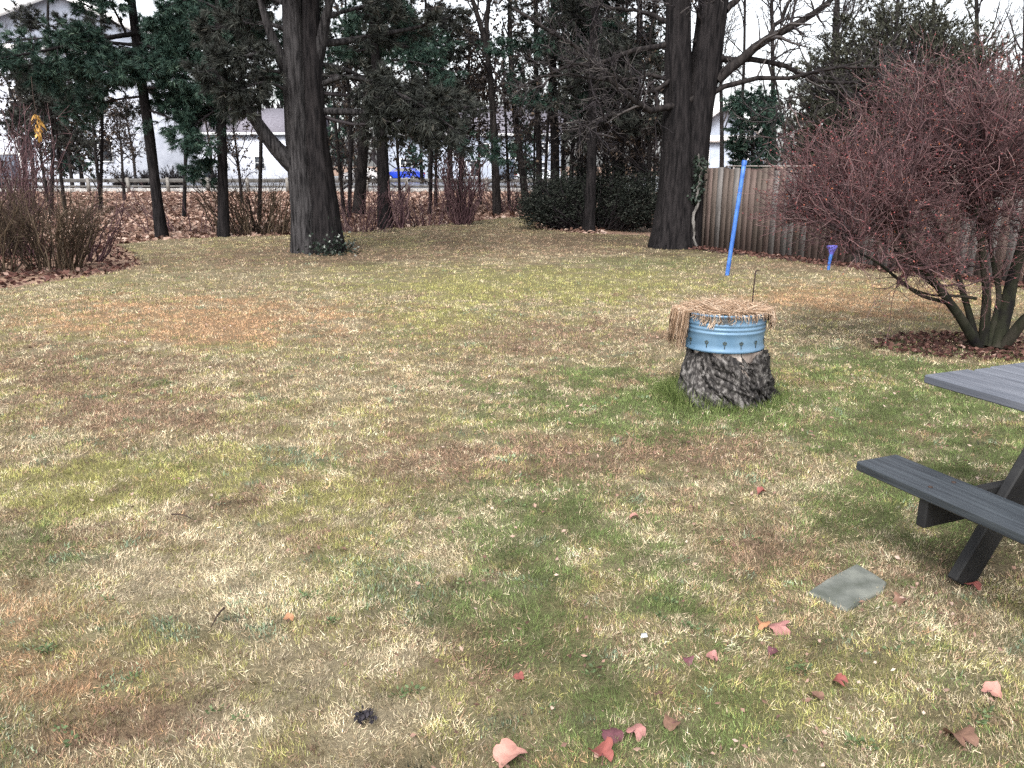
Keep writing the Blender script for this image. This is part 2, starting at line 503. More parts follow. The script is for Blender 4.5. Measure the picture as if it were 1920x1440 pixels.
def inside(x, y, poly=POLY):
    r = np.zeros(len(x), bool)
    n = len(poly)
    j = n - 1
    for i in range(n):
        xi, yi = poly[i]; xj, yj = poly[j]
        c = ((yi > y) != (yj > y)) & (x < (xj - xi) * (y - yi) / (yj - yi + 1e-12) + xi)
        r ^= c
        j = i
    return r

# kinds of grass colour (albedo): straw, pale straw, yellow green, green, blue green, brown, orange straw, dark thatch (also paints the shade under the table)
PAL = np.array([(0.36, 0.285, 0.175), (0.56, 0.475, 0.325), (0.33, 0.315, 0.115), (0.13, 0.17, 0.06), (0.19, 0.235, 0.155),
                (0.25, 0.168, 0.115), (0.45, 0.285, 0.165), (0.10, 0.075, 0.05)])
# colour patches on the lawn, the picnic table's shade painted among them (where, how big, which kind, how much)
PATCH = [
    (380, 605, 270, 38, 6, 2.2), (150, 600, 190, 30, 6, 0.9), (1020, 632, 190, 26, 5, 1.2), (1600, 560, 230, 26, 6, 1.6), (1750, 580, 90, 30, 6, 1.3),
    (1000, 535, 330, 34, 2, 1.6), (820, 600, 120, 40, 2, 1.0), (1200, 495, 130, 14, 3, 0.9),
    (1130, 760, 190, 62, 3, 2.3), (1270, 770, 160, 40, 3, 1.6), (1700, 760, 260, 70, 3, 2.3), (1620, 690, 170, 46, 3, 1.4), (1880, 830, 150, 90, 3, 1.7),
    (1000, 1000, 170, 100, 3, 1.6), (1030, 1160, 200, 110, 3, 1.6), (1250, 1120, 130, 60, 3, 1.0), (1300, 1380, 240, 90, 3, 1.5),
    (1500, 1330, 240, 90, 2, 0.7), (1640, 960, 110, 60, 3, 1.2), (1780, 1000, 120, 70, 3, 1.0), (1700, 1090, 130, 60, 5, 0.7), (1450, 1050, 110, 50, 5, 0.8),
    (1080, 855, 170, 40, 5, 1.8), (1330, 845, 120, 40, 5, 1.0), (800, 865, 130, 45, 5, 1.1), (250, 775, 190, 40, 5, 1.0), (130, 690, 230, 50, 5, 0.8),
    (120, 930, 190, 70, 2, 1.2), (330, 890, 160, 45, 2, 1.0), (60, 1010, 120, 60, 3, 0.9), (640, 1030, 110, 120, 2, 0.7), (620, 950, 190, 70, 2, 0.6),
    (740, 1100, 110, 70, 4, .55), (740, 1100, 130, 80, 3, .5), (480, 1160, 60, 45, 4, .5), (230, 1280, 40, 28, 4, .8), (300, 1190, 60, 25, 4, 0.8), (560, 860, 60, 16, 4, 0.9),
    (120, 1290, 160, 80, 6, 1.0), (250, 1350, 150, 60, 5, 1.2), (80, 1150, 120, 60, 6, 0.7), (900, 1240, 90, 60, 5, 0.7),
    (700, 1250, 150, 120, 1, 0.9), (430, 1060, 150, 80, 1, 0.8), (460, 1370, 90, 70, 1, 1.1), (820, 1000, 120, 70, 1, 0.7), (300, 1080, 200, 60, 1, 0.5),
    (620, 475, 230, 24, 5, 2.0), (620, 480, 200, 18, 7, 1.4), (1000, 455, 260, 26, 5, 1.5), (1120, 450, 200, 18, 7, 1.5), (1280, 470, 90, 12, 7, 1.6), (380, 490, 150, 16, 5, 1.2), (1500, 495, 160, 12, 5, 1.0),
    (1700, 640, 120, 20, 7, 0.6), (1870, 655, 120, 26, 7, 1.6), (1850, 1050, 130, 60, 7, 1.3), (1790, 1330, 110, 60, 7, 0.5), (740, 462, 50, 7, 3, 1.1), (700, 496, 60, 6, 3, 0.8),  # the dark patch under the picnic table is its shade painted in
]

def lawn_mix(x, y, grid=None):
    """weights of the grass kinds at ground points, from noise and the patches"""
    P = np.stack([x, y, np.zeros_like(x)], 1)
    u, v = proj(P)
    n1 = fbm(x * 0.8, y * 0.8, 0, 1); n2 = fbm(x * 2.3, y * 2.3, 0, 5); n3 = fbm(x * 6, y * 6, 0, 9, 2); n4 = fbm(x * 1.6, y * 1.6, 3, 17); n5 = fbm(x * 9, y * 9, 7, 23, 2)
    W = np.zeros((len(x), len(PAL)))
    n6 = fbm(x * 14, y * 14, 11, 27, 2); n7 = fbm(x * 4, y * 4, 5, 37, 3)
    st = lambda v, t, w: np.clip((v - t) / w, 0, 1)
    W[:, 0] = 0.60
    W[:, 1] = 0.30 + 1.3 * st(n7 * .6 + n6 * .4, .50, .12)
    W[:, 2] = 0.10 + 1.2 * st(n1 * .35 + n3 * .35 + n6 * .3, .53, .09)
    W[:, 3] = 0.09 + 1.2 * st(n4 * .4 + n5 * .3 + n7 * .3, .56, .08)
    W[:, 4] = 1.5 * st(n5 * .6 + n6 * .4, .66, .06) * (n4 > 0.42)
    W[:, 5] = 0.16 + .85 * st(n3 * .4 + n2 * .25 + n6 * .35, .55, .1)
    W[:, 6] = 0.05 + 0.4 * st(n4 * .6 + n6 * .4, .56, .1)
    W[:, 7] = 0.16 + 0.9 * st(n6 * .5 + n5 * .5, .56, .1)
    wob = (n2 - 0.5) * 1.5 + (n3 - 0.5) * 1.3 + (n6 - 0.5) * 1.4
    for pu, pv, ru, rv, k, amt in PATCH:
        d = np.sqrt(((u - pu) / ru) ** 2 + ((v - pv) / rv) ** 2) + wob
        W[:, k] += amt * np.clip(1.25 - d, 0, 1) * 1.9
    # towards the camera's right the lawn is greener
    W[:, 3] += 0.35 * np.clip((u - 850) / 500, 0, 1) * np.clip((v - 640) / 200, 0, 1) * (0.4 + 1.2 * n2)
    return np.clip(W, 0, None)

def build_lawn():
    nx, ny = 200, 340
    xs = np.linspace(-15, 15, nx)
    ys = np.r_[np.linspace(-14, 0.8, 20), 0.8 + 29 * np.linspace(0, 1, ny - 19)[1:] ** 1.35]
    ny = len(ys)
    X, Y = np.meshgrid(xs, ys)
    x, y = X.ravel(), Y.ravel()
    # pull the outside points onto the outline so the edge is clean
    z = 0.012 * (fbm(x * 1.1, y * 1.1, 0, 3) - 0.5) + 0.006 * (noise(x * 5, y * 5, 0, 4) - .5)
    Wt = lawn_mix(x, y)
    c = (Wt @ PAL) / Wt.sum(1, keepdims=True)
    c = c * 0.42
    ins = inside(x, y).reshape(ny, nx)
    q = []
    idx = np.arange(nx * ny).reshape(ny, nx)
    keep = ins[:-1, :-1] & ins[:-1, 1:] & ins[1:, :-1] & ins[1:, 1:]
    Q = np.stack([idx[:-1, :-1], idx[:-1, 1:], idx[1:, 1:], idx[1:, :-1]], -1)[keep]
    g = Geo().add(np.stack([x, y, z], 1), quads=Q, col=c)
    o = obj('lawn', g, M['lawn'], smooth=True)
    o['kind'] = 'structure'

build_lawn()

stone_px = [(1513, 1115), (1548, 1092), (1606, 1061), (1640, 1080), (1662, 1096), (1655, 1112), (1622, 1128), (1588, 1150), (1540, 1126)]
STONE = np.array([gnd(u, v)[:2] for u, v in stone_px])
STONE = STONE.mean(0) + (STONE - STONE.mean(0)) * .92

def build_grass():
    g = Geo()
    def batch(nt, per, y0, y1, pw, Ls, Wm):
        """nt tufts of `per` blades; a tuft shares its kind, shade and lean"""
        t = RG.uniform(0, 1, nt)
        y = (y0 ** pw + t * (y1 ** pw - y0 ** pw)) ** (1 / pw) * np.exp(RG.normal(0, .09, nt))
        x = RG.uniform(-1, 1, nt) * (0.70 * y + 1.3)
        k = inside(x, y)
        x, y = x[k], y[k]
        ok = ~inside(x, y, STONE)
        x, y = x[ok], y[ok]
        nt = len(x)
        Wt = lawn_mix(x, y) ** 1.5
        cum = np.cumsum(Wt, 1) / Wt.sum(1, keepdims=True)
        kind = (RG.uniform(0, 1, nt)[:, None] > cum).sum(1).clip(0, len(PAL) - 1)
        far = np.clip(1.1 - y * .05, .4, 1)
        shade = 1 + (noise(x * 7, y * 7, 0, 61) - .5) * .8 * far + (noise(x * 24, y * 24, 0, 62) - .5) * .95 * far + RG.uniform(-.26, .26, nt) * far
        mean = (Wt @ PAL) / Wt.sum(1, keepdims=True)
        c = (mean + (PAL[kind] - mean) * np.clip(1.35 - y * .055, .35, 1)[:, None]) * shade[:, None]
        lean = 6.28 * noise(x * 2.4, y * 2.4, 0, 31) * 2 + RG.normal(0, 1.3, nt)
        flat = np.where(np.isin(kind, (2, 3, 4)), RG.uniform(.15, .8, nt), RG.uniform(.3, 1.25, nt))
        i = np.repeat(np.arange(nt), per)
        n = len(i)
        a = lean[i] + RG.normal(0, .8, n)
        tilt = np.clip(flat[i] + RG.normal(0, .35, n), 0.0, 1.5)
        D = np.stack([np.cos(a) * np.sin(tilt), np.sin(a) * np.sin(tilt), np.cos(tilt)], 1)
        yy = y[i]
        kk = kind[i]
        L_ = RG.uniform(.35, 1.0, n) * Ls * np.where(kk == 7, .5, np.where(kk == 4, .8, 1.0))
        Wd = np.maximum(Wm, yy * 0.0006) * RG.uniform(0.7, 1.3, n) * np.where(kk == 4, 2.6, np.where(kk == 5, 1.5, 1.0))
        z = 0.012 * (fbm(x * 1.1, y * 1.1, 0, 3) - 0.5)
        sp = .012 + .0012 * yy
        P = np.stack([x[i] + RG.normal(size=n) * sp, y[i] + RG.normal(size=n) * sp, z[i] + RG.uniform(-.004, .006, n)], 1)
        cc = np.clip(c[i] * RG.uniform(.72, 1.28, n)[:, None] * RG.normal(1, .04, (n, 3)), .01, .85)
        g.blades(P, D, L_, Wd, col=cc)
    batch(40000, 8, 1.5, 4.0, .35, .032, .0020)
    batch(32000, 7, 2.8, 7.0, .8, .034, .0022)
    batch(45000, 5, 3.9, 11.0, .8, .042, .0030)
    batch(34000, 5, 9.0, 27.0, 0.9, .050, .006)
    o = obj('grass', g, M['grass'])
    tag(o, 'patchy half dead winter grass over the whole lawn, straw and green', 'grass', kind='stuff')

build_grass()

def litter(name, x, y, size, m, label, cat='leaf litter', lift=0.0):
    n = len(x)
    a = RG.uniform(0, 2 * math.pi, n)
    D = unit(np.stack([np.cos(a), np.sin(a), RG.uniform(-0.1, 0.6, n)], 1))
    g = Geo()
    P = np.stack([x, y, RG.uniform(0.0, 0.03, n) + lift], 1)
    g.leaves(P, D, size * RG.uniform(0.6, 1.5, n), size * RG.uniform(0.4, 0.9, n), tint=RG.uniform(0, 1, n) ** 1.2)
    return tag(obj(name, g, m), label, cat, kind='stuff')

# the leaf strewn ground between the lawn and the road
n = 60000
y = RG.uniform(17.5, 53.0, n); x = RG.uniform(-0.75, 0.45, n) * (y + 2)
k = ~inside(x, y) & (x < 2.5 + 0 * y)
litter('leaf_litter', x[k], y[k], 0.085 + 0.0032 * y[k], M['litter'], 'pinkish brown fallen leaves covering the ground between lawn and road', lift=-0.045)
# bed under the left shrub
bed_px = [(-420, 640), (-150, 575), (0, 541), (100, 526), (200, 512), (262, 497), (245, 476), (215, 458), (120, 455), (-200, 470), (-420, 520)]
BED = np.array([gnd(u, v)[:2] for u, v in bed_px])
n = 9000
x = RG.uniform(-14, -4, n); y = RG.uniform(7, 22, n)
k = inside(x, y, BED)
litter('leaf_bed', x[k], y[k], 0.10, M['bed'], 'wine brown leaf litter bed under the left hand shrub', lift=-0.02)
# under the red shrub, along the fence and below the evergreens
c0 = gnd(1858, 652)
n = 1500
r = 0.75 * np.sqrt(RG.uniform(0, 1, n)); a = RG.uniform(0, 2 * math.pi, n)
litter('shrub_litter', c0[0] + 1.5 * r * np.cos(a), c0[1] + r * 0.8 * np.sin(a), 0.05, M['bed'], 'reddish leaf litter round the foot of the big red shrub', lift=0.012)
f0, f1 = gnd(1300, 463)[:2], gnd(1690, 508)[:2]
n = 1600
t = RG.uniform(-0.05, 2.1, n); off = RG.uniform(0, 1, n) ** 1.5 * 0.55
fd = (f1 - f0); fl = np.linalg.norm(fd); fdir = fd / fl; fn = np.array([fdir[1], -fdir[0]])
if fn[1] > 0: fn = -fn
q = f0 + fd * t[:, None] + fn * off[:, None]
litter('fence_litter', q[:, 0], q[:, 1], 0.07, M['bed'], 'dark leaf drift along the foot of the fence', lift=0.012)

# ================================================================== FAR BACKGROUND
def wall_window(parent, g_c, w_, h_, rot, n, panes=True):
    """window as frame with panes, on a wall whose outward normal is n; g_c in the parent's frame"""
    f = Geo()
    t = 0.09
    for s in (-1, 1):
        f.box(np.array(g_c) + rot @ np.array([s * (w_ / 2 - t / 2), -0.04, 0]), (t, 0.1, h_), rot)
        f.box(np.array(g_c) + rot @ np.array([0, -0.04, s * (h_ / 2 - t / 2)]), (w_ - 2 * t, 0.1, t), rot)
    f.box(np.array(g_c) + rot @ np.array([0, -0.035, 0]), (w_ - 2 * t, 0.07, 0.06), rot)
    fo = obj('window', f, M['trim'], parent)
    p = Geo()
    p.box(np.array(g_c) + rot @ np.array([0, -0.012, 0]), (w_ - 2 * t, 0.02, h_ - 2 * t), rot)
    obj('pane', p, M['glass'], fo)

I3 = np.eye(3)

def gable_house(name, label, loc, rz, W, D, H, rise, m_wall, m_gable, wins, doors=(), gable_front=True, overhang=0.5):
    """front wall lies at local y=0 and faces -y; x runs along it"""
    t = thing(name, label, 'house', loc, rz)
    w_ = Geo()
    w_.add([[-W/2, 0, 0], [W/2, 0, 0], [W/2, D, 0], [-W/2, D, 0], [-W/2, 0, H], [W/2, 0, H], [W/2, D, H], [-W/2, D, H]],
           quads=[[0, 1, 5, 4], [1, 2, 6, 5], [2, 3, 7, 6], [3, 0, 4, 7], [4, 5, 6, 7]])
    obj('wall', w_, m_wall, t)
    if gable_front:
        for y_ in (.02, D - .02):
            obj('gable', Geo().add([[-W/2, y_, H], [W/2, y_, H], [0, y_, H + rise]], tris=[[0, 1, 2]]), m_gable, t)
        L = math.hypot(W / 2 + overhang, rise * (W / 2 + overhang) / (W / 2))
        ang = math.atan2(rise, W / 2)
        r = Geo()
        for s in (-1, 1):
            R = np.array([[math.cos(ang), 0, s * math.sin(ang)], [0, 1, 0], [-s * math.sin(ang), 0, math.cos(ang)]])
            mid = np.array([s * (W / 2 + overhang) / 2, D / 2, H + rise - rise * ((W / 2 + overhang) / 2) / (W / 2) + 0.16])
            r.box(mid, (L, D + 2 * overhang, 0.22), R)
        rf = obj('roof', r, M['roof'], t)
        tr = Geo()
        for s in (-1, 1):
            R = np.array([[math.cos(ang), 0, s * math.sin(ang)], [0, 1, 0], [-s * math.sin(ang), 0, math.cos(ang)]])
            mid = np.array([s * (W / 2 + overhang) / 2, -overhang - 0.06, H + rise - rise * ((W / 2 + overhang) / 2) / (W / 2) + 0.02])
            tr.box(mid, (L, 0.1, 0.5), R)
        obj('rake_board', tr, M['trim'], t)
        tb = Geo().box((0, -0.16, H - 0.1), (W + 2 * overhang, 0.28, 0.42))
        obj('cornice', tb, M['trim'], t)
    else:
        ang = math.atan2(rise, D / 2)
        L = math.hypot(D / 2 + overhang, rise * (D / 2 + overhang) / (D / 2))
        r = Geo()
        for s in (-1, 1):
            R = np.array([[1, 0, 0], [0, math.cos(ang), s * math.sin(ang)], [0, -s * math.sin(ang), math.cos(ang)]])
            mid = np.array([0, D / 2 + s * (D / 2 + overhang) / 2, H + rise - rise * ((D / 2 + overhang) / 2) / (D / 2) + 0.14])
            r.box(mid, (W + 2 * overhang, L, 0.2), R)
        obj('roof', r, M['roof'], t)
        for x_ in (-W/2 + .02, W/2 - .02):
            obj('gable', Geo().add([[x_, 0, H], [x_, D, H], [x_, D/2, H + rise]], tris=[[0, 1, 2]]), m_gable, t)
        tb = Geo().box((0, -overhang + 0.02, H - 0.12), (W + 2 * overhang, 0.12, 0.3))
        obj('fascia', tb, M['trim'], t)
    for (cx, cz, ww, wh) in wins:
        wall_window(t, (cx, 0, cz), ww, wh, I3, None)
    for (cx, dw, dh) in doors:
        d = obj('door', Geo().box((cx, -0.03, dh / 2), (dw, 0.06, dh)), M['door'], t)
        k = Geo()
        for s in (-1, 1):
            k.box((cx + s * (dw / 2 + 0.08), -0.04, dh / 2 + .07), (0.16, 0.1, dh + .14))
        k.box((cx, -0.04, dh + 0.08), (dw, 0.1, 0.16))
        obj('door_frame', k, M['trim'], d)
    return t

# big white house far left: gable end towards the yard
hl, hr = at(-95, 310, 64), at(372, 310, 71)
hc = (hl + hr) / 2
hw = float(np.linalg.norm((hr - hl)[:2])); ha = math.atan2(hr[1] - hl[1], hr[0] - hl[0])
gable_house('white_house', 'big white gabled house far left behind the pines', (hc[0], hc[1], 0), ha, hw, 24, 10.6, 4.0, M['siding'], M['siding_grey'],
            [(sx * hw / 2, z, 1.1, 1.9) for z in (2.9, 6.6) for sx in (-0.72, -0.42, -0.1, 0.22)], [(-hw * 0.28, 1.6, 2.5)])
# white long house in the middle, partly hidden by the trunks
gable_house('long_house', 'white low house with garage doors behind the blue car', (at(890, 310, 96)[0], 96, 0), 0.0, 20.0, 11, 5.2, 3.2, M['siding_grey'], M['siding_grey'],
            [(-4.6, 3.4, 1.2, 1.5), (-1.9, 3.4, 1.2, 1.5), (1.2, 3.4, 1.2, 1.5), (4.8, 3.6, 1.2, 1.4), (8.0, 3.6, 1.2, 1.4), (-8, 1.7, 1.4, 1.5), (0.0, 1.3, 1.0, 1.9), (-1.4, 1.3, 1.0, 1.9), (7.8, 1.3, 1.4, 1.6)],
            [(3.4, 2.6, 2.4)], gable_front=False)
gable_house('annex_house', 'pale house beyond the road glimpsed left of the thick pine trunk', (at(480, 310, 104)[0], 104, 0), 0.05, 15.0, 10, 5.6, 3.0, M['siding'], M['siding_grey'],
            [(-4, 2.0, 1.3, 1.6), (0.5, 2.0, 1.3, 1.6), (4.5, 2.0, 1.3, 1.6)], [(-6, 1.1, 2.2)], gable_front=False)
gable_house('blue_house', 'pale blue gabled house just right of the twin trunk tree', (at(1352, 310, 52)[0], 52, 0), -0.25, 5.2, 9, 3.4, 2.0, M['siding_grey'], M['siding_grey'],
            [(-1.2, 2.0, 0.9, 1.3), (1.2, 2.0, 0.9, 1.3)])

# guardrail along the road
gr = thing('guardrail', 'weathered grey two rail guardrail running along the road', 'guardrail', (0, 54.0, 0))
x0, x1 = -42.0, 6.0
rail = Geo()
zz = np.array([0.86, 0.80, 0.735, 0.67, 0.61]); yy = np.array([-0.02, -0.085, -0.03, -0.085, -0.02])
V = []
for xx in (x0, x1):
    for a_, b_ in zip(yy, zz): V.append((xx, a_, b_))
    for a_, b_ in zip(yy, zz): V.append((xx, a_ + 0.02, b_))
qd = []
for k in range(4):
    qd += [[k, k + 1, 11 + k, 10 + k], [6 + k, 5 + k, 15 + k, 16 + k]]
rail.add(V, quads=qd)
obj('rail', rail, M['galv'], gr)
obj('lower_rail', Geo().box(((x0 + x1) / 2, -0.03, 0.36), (x1 - x0, 0.07, 0.13)), M['galv'], gr)
pm = Geo().box((0, 0.06, 0.45), (0.20, 0.12, 0.96)).mesh('post', M['post'])
xx = x0 + 1.0
while xx < x1:
    p = obj('post', pm, None, gr)
    p.location = (xx, -0.12, 0)
    xx += 2.62
o = obj('kerb', Geo().box((-18, 54.65, 0.05), (48, 0.4, 0.34)), M['concrete'])
o['kind'] = 'structure'

# cars on the lot
def car(label, loc, rz, paint):
    t = thing('parked_car', label, 'car', loc, rz)
    prof = [(-2.15, .35), (-2.2, .75), (-2.05, 1.0), (-1.55, 1.05), (-0.95, 1.46), (0.55, 1.48), (1.25, 1.02), (1.95, .9), (2.18, .7), (2.2, .35)]
    def extrude(pr, hw, taper=0.0, zt=1.0):
        V = []
        for s in (-1, 1):
            for x_, z_ in pr:
                V.append((x_, s * (hw - (taper * max(0, z_ - zt))), z_))
        n_ = len(pr)
        me = bpy.data.meshes.new('body')
        fs = [list(range(n_)), list(range(2 * n_ - 1, n_ - 1, -1))] + [[k, k + n_, (k + 1) % n_ + n_, (k + 1) % n_] for k in range(n_)]
        me.from_pydata(V, [], fs)
        return me
    b = extrude(prof, 0.86, 0.45); b.materials.append(paint)
    obj('body', b, None, t)
    for s in (-1, 1):
        g = Geo()
        pts = [(-1.35, 1.07), (-0.9, 1.40), (0.5, 1.41), (1.08, 1.05)]
        y_ = lambda z_: s * (0.872 - 0.45 * max(0, z_ - 1.0))
        g.add([(a_, y_(c_), c_) for a_, c_ in pts], quads=[[0, 1, 2, 3]] if s < 0 else [[3, 2, 1, 0]])
        obj('side_window', g, M['glass'], t)
    g = Geo().add([(0.6, -0.62, 1.455), (0.6, 0.62, 1.455), (1.24, 0.8, 1.045), (1.24, -0.8, 1.045)], quads=[[0, 1, 2, 3]])
    g.v[0] += np.array([0.02, 0, 0.012])
    obj('windscreen', g, M['glass'], t)
    for sx in (-1.35, 1.35):
        for s in (-1, 1):
            wg = Geo().tubes(np.array([[[sx, s * .68, .33], [sx, s * .78, .33], [sx, s * .89, .33]]]), np.full((1, 3), .33), 18, cap=True)
            wo_ = obj('wheel', wg, M['tyre'], t)
            rg_ = Geo().tubes(np.array([[[sx, s * .86, .33], [sx, s * .9, .33]]]), np.full((1, 2), .2), 14, cap=True)
            obj('rim', rg_, M['rim'], wo_)
    for s in (-1, 1):
        obj('headlight', Geo().box((2.14, s * .62, .72), (.12, .34, .13)), M['lamp'], t)
        obj('tail_light', Geo().box((-2.17, s * .68, .82), (.1, .26, .16)), M['red'], t)
    return t

p = at(757, 310, 92)
car('bright blue car parked beyond the guardrail in front of the white house', (p[0], 92, 0.0), math.radians(168), M['carblue'])
p = at(1008, 310, 80)
car('white car parked beyond the road right of the leaning slim trunk', (p[0], 80, 0.0), math.radians(8), M['carwhite'])
p = at(676, 310, 88)
car('low silver car parked left of the blue car, just right of the big pine', (p[0], 88, 0.0), math.radians(184), M['carpink'])

# ================================================================== TREES
def trunk_geo(line, radii, K=16, sides=14, bump=0.10, flare=0.0, lobes=0, seed=0, cap=False):
    """one trunk or limb with furrowed, uneven outline"""
    P = resample(line, K)
    R = np.interp(np.linspace(0, 1, K), np.linspace(0, 1, len(radii)), radii)
    g = Geo().tubes(P, R, sides, cap=cap)
    V = g.v[0].reshape(K, sides, 3)
    C = P[:, None, :]
    D = V - C
    a = np.arange(sides)[None, :] / sides * 2 * math.pi
    h = np.linspace(0, 1, K)[:, None]
    ca, sa = np.cos(a) * 2.2, np.sin(a) * 2.2
    s_ = 1 + bump * (noise(ca * 1.6 + 0 * h, sa * 1.6 + 0 * h, h * 6 + seed, seed) - 0.5) * 2 + bump * .6 * (noise(ca * 4 + 0 * h, sa * 4 + 0 * h, h * 10, seed + 5) - .5) * 2
    if sides >= 24:
        fur = 1 - np.abs(2 * noise(np.cos(a) * 5.5 + 0.25 * np.sin(h * 40) + 9, np.sin(a) * 5.5 + 0 * h + 9, h * 9, seed + 8) - 1)
        s_ = s_ + 0.10 * (fur - .6)
    if flare:
        s_ = s_ + flare * np.exp(-h * 14) * (1 + 0.5 * np.sin(a * 5 + seed))
    g.v[0] = (C + D * s_[..., None]).reshape(-1, 3)
    return g

def rel(P, base):
    return np.asarray(P, float) - np.asarray(base, float)

def needles(g, P, T, nn, L, W, spread=0.9, dark=0.0):
    """soft tufts at the points P along tangents T"""
    n_ = len(P)
    idx = np.repeat(np.arange(n_), nn)
    D = unit(T[idx] * 0.9 + RG.normal(size=(len(idx), 3)) * spread * 0.55 * np.array([1, 1, .7]) + np.array([0, 0, -0.12]))
    tt = np.clip(np.repeat(RG.uniform(0, .75, n_), nn) + RG.uniform(-.2, .25, len(idx)), 0, 1)
    g.blades(P[idx], D, L * RG.uniform(0.6, 1.2, len(idx)), W, tint=tt)

def conifer(label, base, line, radii, limbs, rnd, foliage='needle', tuft=(3, 9, 0.16, 0.022), twig_n=(16, 4), sparse_top=True, bark='bark', flare=0.25,
            stems=None, name='pine_tree', sides=14, limb_l=(1.0, 2.2), extra=None, twl=(0.35, 0.85)):
    """trunk through `line`; explicit `limbs` (lists of world points with base radius); rnd=(n, t0, t1) random limbs"""
    t = thing(name, label, 'tree', base)
    tr = trunk_geo(rel(line, base), radii, sides=sides, K=26 if sides < 24 else 60, flare=flare, seed=len(label))
    obj('trunk', tr, M[bark], t, smooth=True)
    if stems:
        for ln, rd in stems:
            obj('trunk', trunk_geo(rel(ln, base), rd, sides=sides, K=24 if sides < 24 else 60, flare=0.2, seed=3), M['bark'], t, smooth=True)
    P1, R1 = [], []
    for pts, r0 in limbs:
        lp = resample(rel(pts, base), 9)
        P1.append(lp); R1.append(np.linspace(r0, max(r0 * 0.2, 0.008), 9))
        if r0 >= 0.045:
            obj('limb', Geo().tubes(lp, R1[-1], 8, cap=True), M[bark], t, smooth=True)
    twg = Geo()
    ndl = Geo()
    Pt = resample(rel(line, base), 20)[None]
    Rt = np.interp(np.linspace(0, 1, 20), np.linspace(0, 1, len(radii)), radii)[None]
    if rnd[0]:
        A, B = sprout(Pt, Rt, rnd[0], rnd[1], rnd[2], 1.45, 0.18, limb_l, 9, 0.10, rnd[3] if len(rnd) > 3 else -0.02, 0.16, byt=0.25)
        B = np.minimum(B, 0.04)
        twg.tubes(A, B, 5, tint=RG.uniform(0, .6, len(A)))
        P1 += list(A); R1 += list(B)
    if P1:
        P1 = np.array(P1); R1 = np.array(R1)
        small = R1[:, 0] < 0.045
        k = len(limbs)
        if k and small[:k].any():
            twg.tubes(P1[:k][small[:k]], R1[:k][small[:k]], 5)
        fine_ = R1[:, 0] < .15                       # the thickest limb stays bare below its end
        P1, R1 = P1[fine_], R1[fine_]
        P2, R2 = sprout(P1, np.maximum(R1, 0.01), twig_n[0], 0.25, 1.0, 0.95, 0.25, twl, 5, 0.14, -0.01, 0.4, flat=0.65, rmin=0.004)
        R2 = np.minimum(R2, 0.02)
        twg.tubes(P2, R2, 3, tint=RG.uniform(0, .7, len(P2)))
        P3, R3 = sprout(P2, R2, twig_n[1], 0.25, 1.0, 0.8, 0.25, (0.15, 0.4), 3, 0.18, 0.0, 0.6, flat=0.4, rmin=0.003)
        twg.tubes(P3[::2], R3[::2], 3, tint=RG.uniform(0, .8, len(P3[::2])))
        if foliage:
            A, T = points_on(P3, tuft[0], 0.35, 1.0)
            needles(ndl, A, T, tuft[1], tuft[2], tuft[3])
    obj('twigs', twg, M['twig'], t, kind='stuff')
    if foliage and ndl.n:
        obj('needles', ndl, M[foliage], t, kind='stuff')
    return t

def L(y, *px):
    """world points of a limb seen in the photo; y is its depth or (start, end) depth"""
    y0, y1 = y if isinstance(y, tuple) else (y, y)
    n_ = len(px)
    return [at(u, v, y0 + (y1 - y0) * k / (n_ - 1)) for k, (u, v) in enumerate(px)]

# ---- the big pine left of centre: two stems grown together
b = gnd(596, 476)
yb = b[1] + 0.30
by = yb
big_line = L(yb, (580, 478), (574, 400), (562, 270), (554, 150), (548, 0), (538, -260), (528, -520))
big2 = L(yb - .05, (617, 478), (609, 400), (593, 270), (587, 150), (583, 0), (596, -260), (612, -520))
big = conifer('thick double stemmed pine left of centre with ivy at its foot', b, big_line, [0.30, 0.262, 0.24, 0.185, 0.165, 0.14, 0.10],
        [(L((yb, yb - .6), (560, 318), (528, 292), (500, 260), (474, 215), (440, 170), (400, 130)), 0.19),
         (L((yb, yb - .4), (553, 165), (532, 120), (512, 80), (496, 30), (476, -40)), 0.15),
         (L((yb, yb - .3), (590, 120), (606, 70), (612, 20), (640, -60)), 0.15),
         (L((yb, yb - 1.2), (600, 208), (660, 210), (730, 212), (800, 205), (880, 200)), 0.075),
         (L((yb, yb + .6), (598, 82), (650, 80), (720, 62), (790, 52), (850, 30)), 0.075),
         (L((yb, yb - 1.0), (600, 160), (640, 140), (700, 150), (770, 190)), 0.06),
         (L((yb, yb + 1.2), (600, 120), (660, 130), (720, 170), (790, 235)), 0.05),
         (L((yb, yb - 1.0), (600, 215), (660, 240), (740, 225), (800, 240), (850, 268)), 0.04),
         (L((yb, yb - .9), (550, 110), (500, 95), (440, 110), (380, 140)), 0.05),
         (L((yb, yb + .9), (550, 60), (500, 40), (440, 45), (390, 60)), 0.05),
         (L((yb, yb - .7), (550, 180), (510, 150), (460, 160), (430, 185)), 0.04),
         (L((yb, yb + .6), (600, 40), (640, 20), (700, 10), (760, -20)), 0.05),
         (L((yb, yb - 1.4), (600, 140), (660, 145), (730, 165), (800, 200), (850, 240)), 0.04),
         (L((yb, yb + .2), (600, 175), (650, 178), (710, 185), (780, 190), (860, 205)), 0.04),
         (L((yb, yb - .5), (550, 140), (500, 128), (450, 145), (410, 180)), 0.04),
         (L((yb, yb + .6), (560, 20), (520, 0), (470, -20), (420, -30)), 0.05)],
        (16, 0.56, 0.98), 'needle_dark', tuft=(3, 15, 0.18, 0.020), twig_n=(18, 5), bark='bark_grey', sides=40, stems=[(big2, [0.30, 0.245, 0.18, 0.15, 0.135, 0.12, 0.09])], limb_l=(1.5, 3.2), flare=0.16)
